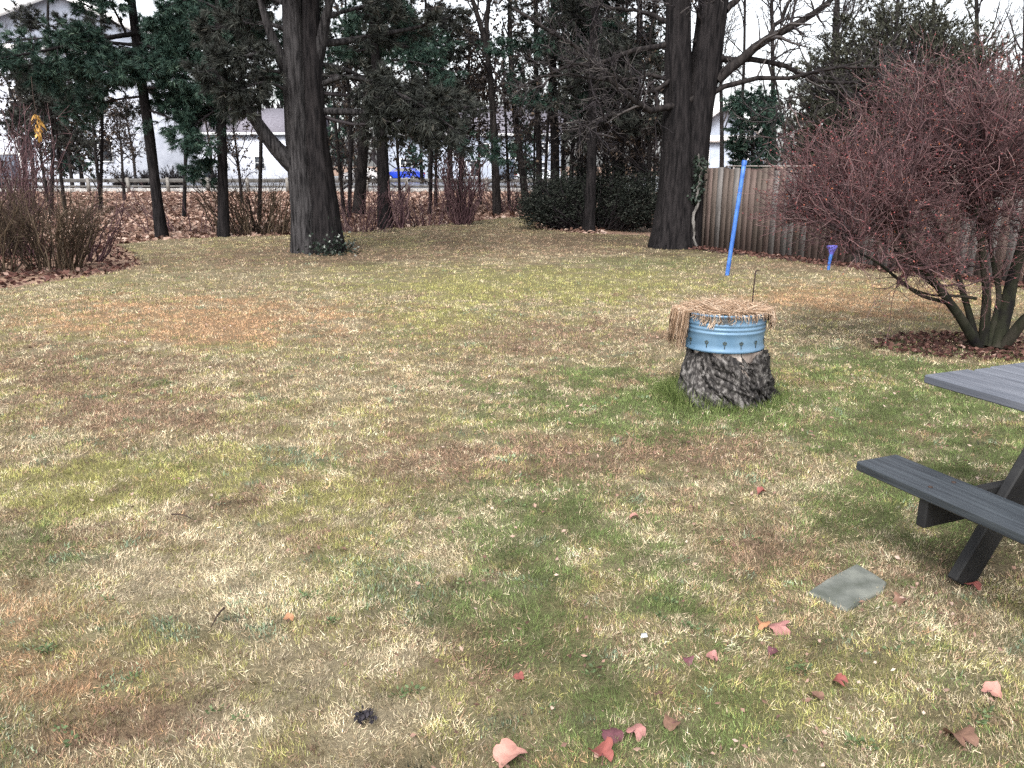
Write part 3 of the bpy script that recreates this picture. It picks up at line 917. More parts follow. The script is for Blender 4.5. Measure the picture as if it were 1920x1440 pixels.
# ivy round its foot
g = Geo()
n = 240
a = RG.normal(-1.15, .55, n); hh = np.abs(RG.normal(0, 1, n)) * (.10 + .30 * noise(a * 2.3, a * 0, 0, 66))
rr_ = .55 - .22 * np.clip(hh, 0, 1) + np.where(hh < .12, RG.exponential(.07, n), 0)
P = np.stack([0.16 + rr_ * np.cos(a), 0.25 + rr_ * np.sin(a), hh], 1)
D = unit(np.stack([np.cos(a), np.sin(a), RG.normal(0, .5, n)], 1) + RG.normal(size=(n, 3)) * .5)
g.leaves(P, D, RG.uniform(.05, .09, n), RG.uniform(.04, .07, n), RG.uniform(0, 1, n))
iv = obj('ivy', g, M['ivy'])
iv.location = b
tag(iv, 'low dark ivy with pale leaves climbing the foot of the thick pine', 'ivy')

# ---- the twin trunk tree right of centre (bare)
b = gnd(1268, 467)
yb = b[1] + 0.35
tw = thing('twin_trunk_tree', 'bare tree with two thick dark trunks rising in front of the fence end', 'tree', b)
lineL = L(yb, (1262, 470), (1268, 380), (1270, 250), (1272, 120), (1273, 0), (1272, -260), (1262, -500))
lineR = L(yb + .1, (1286, 470), (1292, 380), (1302, 250), (1322, 130), (1338, 0), (1366, -260), (1400, -500))
obj('trunk', trunk_geo(rel(lineL, b), [0.44, 0.34, 0.28, 0.235, 0.22, 0.18, 0.12], 60, 40, flare=0.2, seed=21), M['bark'], tw, smooth=True)
obj('trunk', trunk_geo(rel(lineR, b), [0.36, 0.30, 0.30, 0.29, 0.28, 0.22, 0.14], 60, 40, flare=0.15, seed=22), M['bark'], tw, smooth=True)
limbs = [
    (L((yb, yb - .3), (1345, 150), (1385, 108), (1440, 72), (1500, 45), (1560, 0), (1620, -60)), 0.085),
    (L((yb, yb + .4), (1342, 108), (1385, 112), (1440, 112), (1490, 135), (1535, 160), (1585, 165), (1640, 150), (1690, 128)), 0.05),
    (L((yb, yb - .8), (1335, 175), (1375, 152), (1440, 145), (1490, 148), (1545, 130), (1600, 120), (1670, 130)), 0.045),
    (L((yb, yb - 1.), (1320, 178), (1290, 186), (1262, 204), (1235, 221), (1200, 210), (1165, 172), (1130, 128), (1085, 85), (1020, 50), (960, 14)), 0.06),
    (L((yb, yb - .8), (1290, 122), (1262, 148), (1230, 172), (1195, 186), (1175, 168), (1150, 140), (1120, 120), (1060, 118)), 0.042),
    (L((yb, yb + .5), (1252, 84), (1225, 82), (1190, 100), (1130, 118), (1050, 125), (1000, 150), (960, 172)), 0.045),
    (L((yb, yb + .8), (1255, 42), (1225, 30), (1190, 18), (1150, 22), (1110, 5)), 0.04),
    (L((yb, yb - .6), (1254, 150), (1222, 136), (1180, 150), (1140, 152), (1080, 138), (1020, 142)), 0.035),
    (L((yb, yb + .7), (1360, 20), (1385, -5), (1420, -40), (1450, -90)), 0.06),
    (L((yb, yb - .5), (1325, 60), (1310, 30), (1300, 0), (1302, -40)), 0.03),
    (L((yb, yb + .6), (1440, 72), (1475, 18), (1490, -20), (1515, -70)), 0.04),
    (L((yb, yb + .4), (1300, 80), (1330, 68), (1350, 95), (1365, 130)), 0.025),
    (L((yb, yb - .4), (1440, 112), (1462, 170), (1455, 230), (1440, 260)), 0.02),
    (L((yb, yb - 1.4), (1195, 186), (1160, 215), (1120, 225), (1085, 240)), 0.022),
]
limbs = [(p_, r_ * 1.3) for p_, r_ in limbs]
P1 = np.array([resample(rel(p_, b), 12) for p_, r_ in limbs]); R1 = np.array([np.linspace(r_, max(.3 * r_, .008), 12) for p_, r_ in limbs])
P1[:, 1:-1] += RG.normal(size=P1[:, 1:-1].shape) * 0.02
for q_, r_ in zip(P1, R1):
    obj('limb', Geo().tubes(q_, r_, 8, cap=True), M['bark_pale'], tw, smooth=True)
up = sprout(np.array([resample(rel(lineL, b), 14), resample(rel(lineR, b), 14)]), np.array([np.linspace(.3, .1, 14)] * 2), 7, 0.62, 1.0, 0.9, .2, (2, 4), 10, .12, .05, .4)
g = Geo().tubes(up[0], up[1], 6)
P2, R2 = sprout(np.concatenate([resample_ for resample_ in [P1]]), R1, 11, 0.2, 1.0, 0.85, 0.3, (0.5, 1.5), 8, 0.16, 0.03, 0.48, rmin=.009)
g.tubes(P2, R2, 4, tint=RG.uniform(.1, .9, len(P2)))
P3, R3 = sprout(P2, R2, 6, 0.15, 1.0, 0.8, 0.3, (0.25, 0.75), 6, 0.18, 0.02, 0.6, rmin=.006)
g.tubes(P3, R3, 3, tint=RG.uniform(.1, 1, len(P3)))
P4, R4 = sprout(P3, R3, 2, 0.3, 1.0, 0.7, 0.3, (0.12, 0.35), 4, 0.18, 0.02, 0.7, rmin=.0045)
g.tubes(P4, R4, 3, tint=RG.uniform(.1, 1, len(P4)))
obj('twigs', g, M['twig'], tw, kind='stuff')
# a pale vine on its right side
vl = [(1306, 482), (1318, 474), (1304, 462), (1298, 430), (1302, 395), (1308, 360), (1313, 330), (1310, 290)]
vp = resample(L(yb - .35, *vl), 22)
vp[0][2] = 0.0; vp[1][2] = max(vp[1][2], 0.03)
vn = thing('climbing_vine', 'pale grey vine climbing the right side of the twin trunk tree', 'vine', vp[0])
vp[2:] += RG.normal(size=vp[2:].shape) * .018
for k_ in range(3):
    q_ = rel(vp, vp[0]) + (RG.normal(size=vp.shape) * .012 + RG.normal(size=3) * [.03, .02, 0]) * np.linspace(0, 1, 22)[:, None] ** .3
    obj('stem', Geo().tubes(q_, np.linspace(.034, .014, 22) * RG.uniform(.7, 1.1, 22), 7), M['vine'], vn, smooth=True)
g = Geo()
n = 260
k = RG.integers(13, 21, n)
P = rel(vp, vp[0])[k] + RG.normal(size=(n, 3)) * [.06, .05, .08]
g.leaves(P, unit(RG.normal(size=(n, 3))), .08, .06, RG.uniform(0, .85, n))
obj('foliage', g, M['ivy'], vn, kind='stuff')

# ---- slim pines and trunks along the lawn's edge
b = gnd(303, 444); y_ = b[1]
conifer('slim leaning pine with blue green boughs, nearest the left shrub', b, L(y_, (303, 446), (290, 340), (276, 220), (262, 130), (246, 0), (225, -200)), [.135, .125, .115, .105, .09, .05],
        [(L((y_, y_ - 2.0), (262, 62), (200, 70), (130, 85), (60, 100), (-20, 112)), .06),
         (L((y_, y_ - 1.2), (262, 95), (200, 105), (120, 112), (40, 125)), .045),
         (L((y_, y_ + .9), (252, 60), (300, 50), (350, 48), (400, 62)), .045),
         (L((y_, y_ - .9), (262, 95), (310, 75), (345, 52), (390, 40)), .04),
         (L((y_, y_ - .8), (268, 150), (320, 140), (370, 150), (410, 175)), .04),
         (L((y_, y_ + .5), (270, 170), (310, 180), (350, 205), (395, 215)), .035),
         (L((y_, y_ + .6), (270, 180), (225, 185), (180, 195), (140, 215)), .035),
         (L((y_, y_ - .6), (275, 205), (320, 220), (360, 245), (385, 262)), .03),
         (L((y_, y_ - 1.2), (245, 5), (215, -10), (170, -40)), .03),
         (L((y_, y_ - .9), (235, 60), (215, 20), (200, -10), (170, -60)), .035),
         (L((y_, y_ - .4), (225, 50), (190, 25), (148, 2), (100, -30)), .03),
         (L((y_, y_ + .7), (265, 130), (210, 140), (150, 150), (90, 160)), .03),
         (L((y_, y_ - 1.6), (258, 85), (190, 78), (110, 66), (30, 75), (-60, 95)), .04),
         (L((y_, y_ - 1.0), (266, 120), (215, 118), (160, 125), (100, 140)), .03),
         (L((y_, y_ - 1.4), (258, 78), (310, 100), (360, 120), (410, 150)), .03),
         (L((y_, y_ + .2), (272, 165), (330, 165), (380, 190), (420, 225)), .03)],
        (7, .40, .58), 'needle', tuft=(3, 17, .18, .019), twig_n=(17, 5), sides=10, limb_l=(1.0, 2.0))
b = gnd(420, 444); y_ = b[1]
conifer('slim straight pine trunk between the leaning pine and the thick pine', b, L(y_, (420, 446), (418, 340), (414, 200), (412, 80), (410, -100), (408, -240)), [.125, .115, .105, .1, .08, .05],
        [(L((y_, y_ - .6), (415, 200), (390, 215), (360, 240), (345, 262)), .035),
         (L((y_, y_ + .7), (414, 150), (450, 140), (490, 150), (530, 175)), .04),
         (L((y_, y_ - .7), (413, 90), (380, 80), (340, 85), (300, 100)), .04),
         (L((y_, y_ + .7), (413, 50), (450, 40), (490, 50), (530, 70)), .04),
         (L((y_, y_ - .5), (412, 20), (380, 0), (345, 0), (310, 12)), .04),
         (L((y_, y_ + .3), (415, 225), (385, 190), (350, 180), (310, 190)), .03),
         (L((y_, y_ + .3), (415, 265), (395, 280), (375, 300), (365, 320)), .022)],
        (11, .52, .98), 'needle', tuft=(3, 17, .18, .019), twig_n=(18, 5), sides=10, limb_l=(1.0, 1.9))
b = gnd(722, 427); y_ = b[1]
conifer('tall dark pine trunk right of the thick pine, in front of the blue car', b, L(y_, (722, 429), (719, 340), (714, 220), (704, 110), (696, 0), (690, -160)), [.19, .165, .14, .12, .11, .06],
        [(L((y_, y_ - 1.), (706, 120), (740, 110), (790, 118), (850, 135)), .04),
         (L((y_, y_ + 1.), (705, 90), (670, 95), (630, 110)), .04),
         (L((y_, y_ - .6), (702, 75), (740, 80), (790, 95), (830, 100)), .04),
         (L((y_, y_ + .6), (702, 60), (740, 50), (790, 60), (840, 80)), .035),
         (L((y_, y_ - 1.4), (716, 238), (770, 225), (815, 245), (840, 262), (900, 272), (950, 290)), .035),
         (L((y_, y_ + .4), (714, 180), (750, 185), (790, 200), (830, 230)), .03)],
        (11, .55, .98), 'needle', tuft=(3, 14, .19, .021), twig_n=(16, 4), sides=10, limb_l=(1.0, 1.9))

def bare(label, name, base, lines, n1, n2, n3, l1, l2, l3, leaf=None, first=0.35, bark='bark_pale', up=.05, cat='tree', tip=None, ang=.75):
    """bare tree: lines = [(world line, radii)], branches sprout over their upper part"""
    t = thing(name, label, cat, base)
    Ps, Rs = [], []
    for ln, rd in lines:
        obj('trunk', trunk_geo(rel(ln, base), rd, 20, 9, bump=.06, flare=.15, seed=len(Ps) + 40), M[bark], t, smooth=True)
        Ps.append(resample(rel(ln, base), 16)); Rs.append(np.interp(np.linspace(0, 1, 16), np.linspace(0, 1, len(rd)), rd))
    g = Geo()
    P1, R1 = sprout(np.array(Ps), np.array(Rs), n1, first, 1, ang, .2, l1, 9, .10, up, .45, rmin=.008)
    g.tubes(P1, R1, 5, tint=RG.uniform(.1, .8, len(P1)))
    P2, R2 = sprout(P1, R1, n2, .2, 1, .75, .25, l2, 6, .14, up * .7, .5, rmin=.006)
    g.tubes(P2, R2, 3, tint=RG.uniform(.1, .9, len(P2)))
    P3, R3 = sprout(P2, R2, n3, .2, 1, .7, .25, l3, 4, .18, up * .5, .6, rmin=.006)
    g.tubes(P3, R3, 3, tint=RG.uniform(.1, 1, len(P3)))
    obj('twigs', g, M['twig'], t, kind='stuff')
    if leaf:
        lf = Geo()
        A, T = points_on(P3, leaf, .2, 1)
        D = unit(T * .3 + RG.normal(size=A.shape) * .7 + [0, 0, -.4])
        lf.leaves(A, D, RG.uniform(.09, .17, len(A)), RG.uniform(.06, .1, len(A)), RG.uniform(0, 1, len(A)))
        obj('withered_leaves', lf, M['oakleaf'], t, kind='stuff')
    return t

b = gnd(932, 402); y_ = b[1]
bare('bare tree forking high up, its slim trunk left of the evergreens, with withered leaves', 'bare_tree', b,
     [(L(y_, (932, 404), (928, 300), (924, 200), (915, 100), (905, 50), (885, 5), (872, -60), (840, -200)), [.15, .135, .12, .11, .095, .07, .06, .03]),
      (L(y_ + .1, (915, 90), (911, 60), (914, 20), (920, -20), (935, -100), (950, -220)), [.09, .08, .07, .06, .05, .03])],
     14, 6, 4, (1.6, 3.0), (.6, 1.5), (.3, .8), leaf=3, first=.38)
b = gnd(985, 398); y_ = b[1]
bare('slim dark leaning trunk left of the evergreen bush', 'bare_tree', b, [(L(y_, (988, 400), (978, 310), (966, 220), (958, 120), (955, 20), (960, -80)), [.14, .125, .115, .10, .08, .04])],
     9, 5, 3, (1.0, 2.0), (.5, 1.2), (.3, .7), leaf=2, first=.5)
# an oak holding its brown leaves, behind the thick pine
b = np.array([at(690, 310, 27)[0], 27, 0.0]); y_ = 27
bare('tree keeping brown withered leaves, behind the top of the thick pine', 'oak_tree', b, [(L(y_, (672, 400), (682, 260), (692, 120), (700, 30), (705, -40), (712, -220)), [.2, .17, .15, .13, .11, .05])],
     22, 7, 5, (2.0, 4.0), (.8, 1.8), (.4, .9), leaf=5, first=.45, up=.02, ang=1.0)
b = np.array([at(860, 310, 31)[0], 31, 0.0]); y_ = 31
bare('brown leaved young oak standing left of the forked bare tree', 'oak_tree', b, [(L(y_, (860, 410), (866, 300), (872, 200), (880, 120), (880, 60)), [.12, .1, .08, .06, .04])],
     20, 6, 5, (1.3, 2.6), (.6, 1.3), (.3, .7), leaf=5, first=.45, up=.0, ang=1.1)

# the clump of evergreens between the bare trunk and the twin trunk tree
clump = [
    (1040, 412, 24.5, .16, (1038, 0), 'dark evergreen leftmost in the clump behind the rhododendron', 'needle_dark', 12, (.40, 1.)),
    (1086, 420, 26.0, .11, (1086, -40), 'thin dark evergreen trunk second in the clump', 'needle', 9, (.45, 1.)),
    (1104, 432, 21.8, .15, (1118, -20), 'dark trunked evergreen standing foremost in the clump with bare lower trunk', 'needle_dark', 13, (.42, 1.)),
    (1150, 420, 25.0, .12, (1160, -20), 'bluish evergreen in the clump just right of the foremost trunk', 'needle', 11, (.45, 1.)),
    (1195, 425, 23.5, .12, (1200, 0), 'dark evergreen of the clump nearest the twin trunks', 'needle_dark', 12, (.36, 1.)),
    (1010, 405, 29.0, .12, (1005, -20), 'pale blue green evergreen farthest back in the clump, behind the leaning trunk', 'needle', 10, (.5, 1.)),
]
for u, v, y_, r, (ut, vt), lab, fol, nl, (ta, tb) in clump:
    b = gnd(u, v); y_ = b[1]
    um = (u + ut) / 2
    conifer(lab, b, L(y_, (u, v + 1), (u + .3 * (ut - u) + 2, v - .3 * (v - vt)), (u + .65 * (ut - u) - 2, v - .65 * (v - vt)), (ut, vt), (ut + .3 * (ut - u), vt - 160)), [r, r * .85, r * .7, r * .55, .03], [],
            (nl + 14, ta * .8, .97), fol, tuft=(3, 10, .19, .025), twig_n=(10, 4), sides=9, limb_l=(.9, 2.1), name='evergreen_tree', twl=(.3, .7))

# dull brown green pines filling the left and the middle
for u, y_, ut, lab, fol, t0, t1, nl in [
    (96, 27.5, 92, 'dull grey green pine behind the yellow bunch of leaves', 'needle_dark', .30, .66, 20),
    (188, 30.0, 192, 'dull pine before the middle of the white house', 'needle_dark', .34, .66, 18),
    (486, 25.0, 480, 'dark pine just left of the thick pine, behind its bent limb', 'needle_dark', .50, .80, 18),
    (345, 26.5, 350, 'blue green pine between the leaning and the straight slim pine', 'needle', .50, .80, 13),
    (806, 28.0, 800, 'dull dark pine in the gap left of the forked bare tree', 'needle_dark', .34, .72, 20),
    (655, 26.0, 650, 'dark pine right behind the thick pine', 'needle_dark', .45, .72, 12)]:
    b = np.array([at(u, 310, y_)[0], y_, 0.0]); v0 = 310 + 1.7 / y_ * F
    conifer(lab, b, L(y_, (u, v0), (u + 4, 250), (ut - 3, 80), (ut, -140)), [.06, .055, .045, .02], [], (nl, t0, t1), fol, tuft=(3, 11, .19, .024), twig_n=(14, 4), sides=8, limb_l=(1.0, 2.3))

# small dark green fir behind the fence
b = np.array([at(1412, 310, 23)[0], 23.0, 0.0])
conifer('small green fir behind the fence right of the twin trunk tree', b, L(23, (1412, 420), (1412, 320), (1410, 250), (1408, 175)), [.09, .07, .05, .02], [], (36, .3, .98), 'needle', tuft=(3, 8, .15, .03), twig_n=(9, 3), sides=8, limb_l=(.45, .95), name='fir_tree', twl=(.2, .4))

# broad olive evergreen dome behind the fence
def evergreen_dome(label, base, centre, rad, ntw, m, name, seed=0):
    t = thing(name, label, 'tree', base)
    c = rel(centre, base)
    tl = np.array([[0, 0, 0], [0.05, 0, c[2] * .5], [0, 0.03, c[2]], c + [0, 0, rad[2] * .6]])
    obj('trunk', trunk_geo(tl, [.2, .16, .12, .04], 14, 9), M['bark'], t, smooth=True)
    d = unit(RG.normal(size=(ntw, 3)))
    lump = 0.80 + 0.36 * fbm(d[:, 0] * 2.6 + seed, d[:, 1] * 2.6, d[:, 2] * 2.6, 51)
    rr = RG.uniform(.62, 1.0, ntw) ** .6 * lump
    E = c + d * rr[:, None] * np.array(rad)
    E = E[E[:, 2] > 0.15]
    S = np.stack([E[:, 0] * .25, E[:, 1] * .25, np.clip(E[:, 2] * .6, .1, None)], 1)
    P = reach(S, E, 6, .05, .06)
    g = Geo().tubes(P, np.linspace(.03, .006, 6)[None] * np.ones((len(P), 1)), 3)
    obj('twigs', g, M['twig'], t, kind='stuff')
    P3, R3 = sprout(P, np.full((len(P), 6), .008), 6, .6, 1, .75, .25, (.25, .6), 4, .15, .03, .6)
    A, T = points_on(P3, 4, .2, 1)
    g = Geo()
    idx = np.repeat(np.arange(len(A)), 4)
    D = unit(T[idx] + RG.normal(size=(len(idx), 3)) * .55)
    tt = np.clip(np.repeat(RG.uniform(0, .8, len(A)), 4) + RG.uniform(-.15, .2, len(idx)), 0, 1)
    g.blades(A[idx], D, RG.uniform(.08, .18, len(idx)), .03, tint=tt)
    obj('foliage', g, M[m], t, kind='stuff')
    return t

yd = 25.0
cx = at(1665, 310, yd)[0]
evergreen_dome('broad olive dark evergreen dome rising behind the fence and red shrub', (cx, yd, 0), (cx, yd, 3.2), (3.6, 2.6, 3.45), 1250, 'cedar', 'evergreen_tree')
yd = 27.0
cx = at(1890, 310, yd)[0]
evergreen_dome('smaller olive evergreen at the far right behind the red shrub', (cx, yd, 0), (cx, yd, 2.2), (1.7, 1.6, 2.6), 450, 'cedar', 'evergreen_tree', 5)

# bare trees behind the fence, right half of the skyline
bt = [
    (1352, 33, .10, (1350, -60), 'thin bare tree seen just right of the twin trunks'),
    (1392, 37, .10, (1398, -80), 'thin bare tree behind the top of the blue pole'),
    (1452, 34, .13, (1446, -60), 'bare tree behind the fence left of the olive dome'),
    (1562, 29, .17, (1572, -120), 'forking bare tree rising out of the olive dome'),
    (1660, 36, .14, (1690, -90), 'bare tree behind the middle of the olive dome'),
    (1755, 40, .14, (1750, -70), 'bare tree right of the olive dome top'),
    (1835, 33, .14, (1830, -60), 'bare tree behind the red shrub, second from the right edge'),
    (1915, 35, .15, (1925, -80), 'bare tree rising at the right edge of the picture'),
]
for u, y_, r, (ut, vt), lab in bt:
    b = np.array([at(u, 310, y_)[0], y_, 0.0])
    v0 = 310 + 1.7 / y_ * F
    bare(lab, 'bare_tree', b, [(L(y_, (u, v0), (u + RG.uniform(-5, 5), 260), (u + .5 * (ut - u), 130), (ut, vt), (ut + RG.uniform(-30, 30), vt - 140)), [r, r * .8, r * .6, r * .45, .03])],
         20, 8, 4, (1.8, 3.8), (.8, 1.8), (.4, 1.0), first=.25, up=.07, ang=.65)


# ---- the tangle of woods: saplings and scrub, copied from a few of each kind
def scrub(label, u, y_, r, hgt, leaf, grp, name='bare_tree', n1=20, first=.12):
    b = np.array([at(u, 310, y_)[0], y_, 0.0])
    j = RG.uniform(-.25, .25, 2)
    return bare(label, name, b, [(np.array([b, b + [j[0] * .5, 0, hgt * .35], b + [j[0], .1, hgt * .7], b + [j[1], 0, hgt]]), [r, r * .75, r * .5, .02])],
                n1, 6, 4, (1.0, 2.4), (.5, 1.3), (.25, .7), leaf=leaf, first=first, up=.04, ang=.9)
def again(o, u, y_, rz, s_, label, grp):
    c = copy_tree(o)
    c.location = (at(u, 310, y_)[0], y_, 0.0)
    c.rotation_euler = (0, 0, rz)
    c.scale = (s_, s_, s_)
    tag(c, label, 'tree', grp)
    return c
G1, G2, G3 = 'saplings in the tangle behind the evergreen clump', 'brown scrub trees in front of the white house', 'saplings among the trunks right of the thick pine'
L1, L2, L3 = 'thin dark sapling in the tangle of woods behind the rhododendron', 'grey brown scrub tree in the thicket before the big white house', 'thin dark sapling between the thick pine and the leaning trunk'
k1 = scrub(L1, 1020, 26, .06, 7.5, 1, G1); tag(k1, group=G1)
k2 = scrub(L1, 1068, 28, .08, 8.0, 2, G1); tag(k2, group=G1)
for n_, (u, y_) in enumerate([(1128, 27), (1140, 30), (1170, 24.5), (1185, 29), (1215, 26), (1230, 31), (1054, 31), (1095, 29), (1222, 22.6), (1002, 33), (1160, 34)]):
    again(k1 if n_ % 2 else k2, u, y_, n_ * 1.9, .85 + .07 * (n_ % 4), L1, G1)
k3 = scrub(L2, 40, 30, .09, 4.9, 3, G2); tag(k3, group=G2)
k4 = scrub(L2, 180, 34, .08, 5.2, 3, G2); tag(k4, group=G2)
for n_, (u, y_) in enumerate([(110, 29), (-40, 28), (80, 38), (225, 40), (448, 38)]):
    again(k3 if n_ % 2 else k4, u, y_, n_ * 2.3, .9 + .08 * (n_ % 3), L2 if u < 300 else 'grey brown scrub tree between the slim straight pine and the thick pine', G2)
k5 = scrub(L3, 640, 29, .07, 7.0, 3, G3); tag(k5, group=G3)
for n_, (u, y_) in enumerate([(668, 36), (748, 33), (815, 34), (838, 29), (900, 36), (955, 34)]):
    again(k5, u, y_, n_ * 1.3, .85 + .1 * (n_ % 3), {748: 'thin dark sapling rising in front of the blue car', 955: 'thin dark sapling just left of the leaning slim trunk', 900: 'thin dark sapling just left of the forked bare tree trunk'}.get(u, L3), G3)
# far woods closing the horizon behind the houses
n = 14000
x = RG.uniform(-150, 170, n); y = RG.uniform(118, 150, n)
hgt = 7 + 9 * noise(x * .07, x * 0 + 3, 0, 77) + 3 * noise(x * .4, x * 0 + 1, 0, 78)
z = hgt * RG.uniform(0, 1, n)
g = Geo().leaves(np.stack([x, y, z], 1), unit(np.stack([RG.normal(0, .5, n), RG.normal(0, .3, n), np.ones(n)], 1)), RG.uniform(1.0, 3.0, n), RG.uniform(.2, .7, n), RG.uniform(0, .9, n))
tag(obj('far_woods', g, M['twig']), 'grey brown far woods closing the horizon behind the houses', 'woods', kind='stuff')

# far bare trees and pines beyond the road, around the houses
ft = [(130, 57, .13, 8.5, 'bare tree in front of the big white house, left of the leaning pine'), (250, 58, .12, 6.5, 'small dark tree in front of the white house wall'),
      (395, 60, .12, 7.0, 'bare tree at the right corner of the big white house'), (60, 58, .16, 10.0, 'bare tree at the left end of the big white house'),
      (655, 70, .2, 10, 'far bare tree left of the tall pine trunk, beyond the road'), (805, 66, .18, 9, 'far bare tree beyond the road between car and long house windows'), (845, 74, .16, 9, 'far bare tree in front of the long house wall')]
for u, y_, r, hgt, lab in ft:
    b = np.array([at(u, 310, y_)[0], y_, 0.0])
    bare(lab, 'bare_tree', b, [(np.array([b, b + [.1, 0, hgt * .4], b + [-.1, 0, hgt * .75], b + [.1, 0, hgt]]), [r, r * .75, r * .5, .03])],
         16, 7, 4, (1.8, 3.4), (.8, 1.6), (.4, .8), first=.2, up=.05, ang=.9)
fp = [(790, 78, 8.0, 'far blue green pine beyond the blue car'), (640, 84, 8.5, 'far dark pine beyond the silver car'), (150, 61, 5.0, 'dark evergreen in front of the big white house'), (985, 70, 5.0, 'far small green evergreen by the white car')]
for u, y_, hgt, lab in fp:
    b = np.array([at(u, 310, y_)[0], y_, 0.0])
    conifer(lab, b, np.array([b, b + [0, 0, hgt * .5], b + [0, 0, hgt]]), [.18, .12, .03], [], (40, .15, .98), 'needle', tuft=(2, 6, .34, .11), twig_n=(6, 2), sides=7, limb_l=(.9, 2.0), twl=(.3, .7))

# rounded shrubs before the white house
def round_shrub(label, u, y_, r):
    b = np.array([at(u, 310, y_)[0], y_, 0.0])
    t = thing('round_shrub', label, 'shrub', b, group='round shrubs by the white house')
    n_ = 120
    d = unit(RG.normal(size=(n_, 3))); d[:, 2] = np.abs(d[:, 2])
    E = d * r * RG.uniform(.7, 1.08, n_)[:, None] * [1, 1, 1.25] + [0, 0, r * .25]
    P = reach(np.zeros((n_, 3)) + RG.normal(size=(n_, 3)) * .1 * [1, 1, 0], E, 5, .1, .08)
    g = Geo().tubes(P, np.full((n_, 5), .022), 3, tint=RG.uniform(0, .6, n_))
    P3, R3 = sprout(P, np.full((n_, 5), .02), 6, .4, 1, .7, .25, (.2, .5), 3, .15, .05, .9)
    g.tubes(P3, R3, 3, tint=RG.uniform(0, .6, len(P3)))
    obj('twigs', g, M['twig'], t, kind='stuff')
round_shrub('round bare shrub left of the leaning pine trunk', 229, 62, 1.0)
round_shrub('round bare shrub half behind the leaning pine trunk', 271, 62.5, .95)
round_shrub('largest round dark shrub right of the leaning pine trunk', 322, 61, 1.15)
round_shrub('small bare shrub near the corner of the white house', 402, 63, 1.0)

# hanging yellow feeder among the left trees
p0 = at(66, 205, 13.0)
yf = thing('hanging_leaves', 'narrow faded yellow bunch hanging among the far left twigs', 'dead leaves', p0)
n = 46
h_ = RG.uniform(0, 1, n)
w_ = .045 * np.sin(np.pi * np.clip(h_ * .8 + .15, 0, 1))
P = np.stack([RG.normal(size=n) * w_, RG.normal(size=n) * w_, -.05 - .45 * h_], 1)
g = Geo().leaves(P, unit(np.stack([RG.normal(0, .35, n), RG.normal(0, .35, n), -np.ones(n)], 1)), RG.uniform(.08, .16, n), RG.uniform(.03, .06, n), RG.uniform(0, 1, n))
obj('leaf_bunch', g, M['yellow'], yf, kind='stuff')
obj('stalk', Geo().tubes(np.array([[0, 0, -.35], [0.01, 0, -.1], [0, 0, .25], [.02, 0, .6]]), np.full(4, .008), 5), M['iron'], yf)

yf.scale = (.75, .75, .8)

# ================================================================== SHRUBS
# left shrub: upright olive brown stems
def stem_shrub(name, label, base, n_, spread, hgt, m, r0=.009, m2=3, lean=(0, 0), zmin=.6, foot=.5):
    t = thing(name, label, 'shrub', base)
    a = RG.uniform(0, 2 * math.pi, n_)
    s = foot * np.sqrt(RG.uniform(0, 1, n_))
    S = np.stack([s * np.cos(a) * spread[0], s * np.sin(a) * spread[1], np.zeros(n_)], 1)
    h_ = hgt * RG.uniform(zmin, 1.05, n_)
    o_ = RG.uniform(.5, 1.1, n_)
    E = S + np.stack([np.cos(a) * o_ * spread[0] * .62 + lean[0], np.sin(a) * o_ * spread[1] * .62 + lean[1], h_], 1)
    P = reach(S, E, 8, .12, .09)
    P[:, 1:] += RG.normal(size=P[:, 1:].shape) * hgt * .012
    g = Geo().tubes(P, r0 * RG.uniform(.6, 1.4, n_)[:, None] * np.linspace(1, .35, 8)[None], 4, tint=RG.uniform(0, 1, n_))
    obj('stems', g, M[m], t, kind='stuff')
    g = Geo()
    P2, R2 = sprout(P, np.full((n_, 8), r0 * .6), m2, .25, 1, .75, .25, (.2, .65), 4, .16, .05, .8)
    g.tubes(P2, R2, 3, tint=RG.uniform(0, 1, len(P2)))
    P3, R3 = sprout(P2, R2, 2, .3, 1, .7, .25, (.1, .35), 3, .2, .03, .8)
    g.tubes(P3, R3, 3, tint=RG.uniform(0, 1, len(P3)))
    obj('twigs', g, M[m], t, kind='stuff')
    return t

stem_shrub('stem_shrub', 'bushy olive brown shrub of upright stems at the left edge', gnd(105, 503), 95, (1.05, .7), 1.28, 'stem', .011, 6)
stem_shrub('stem_shrub', 'second olive brown shrub cut by the left edge of the picture', gnd(-25, 512), 75, (.9, .7), 1.4, 'stem', .011, 6)
stem_shrub('tall_shrub', 'taller mauve twigged shrub behind the left olive shrub', gnd(15, 478), 150, (1.4, .9), 2.75, 'mauve', .013, 5, zmin=.5)
stem_shrub('leaning_shrub', 'few dark stems leaning right out of the left shrub', gnd(175, 490), 18, (.7, .4), 1.25, 'mauve', .014, 3, lean=(.45, 0), foot=.3)
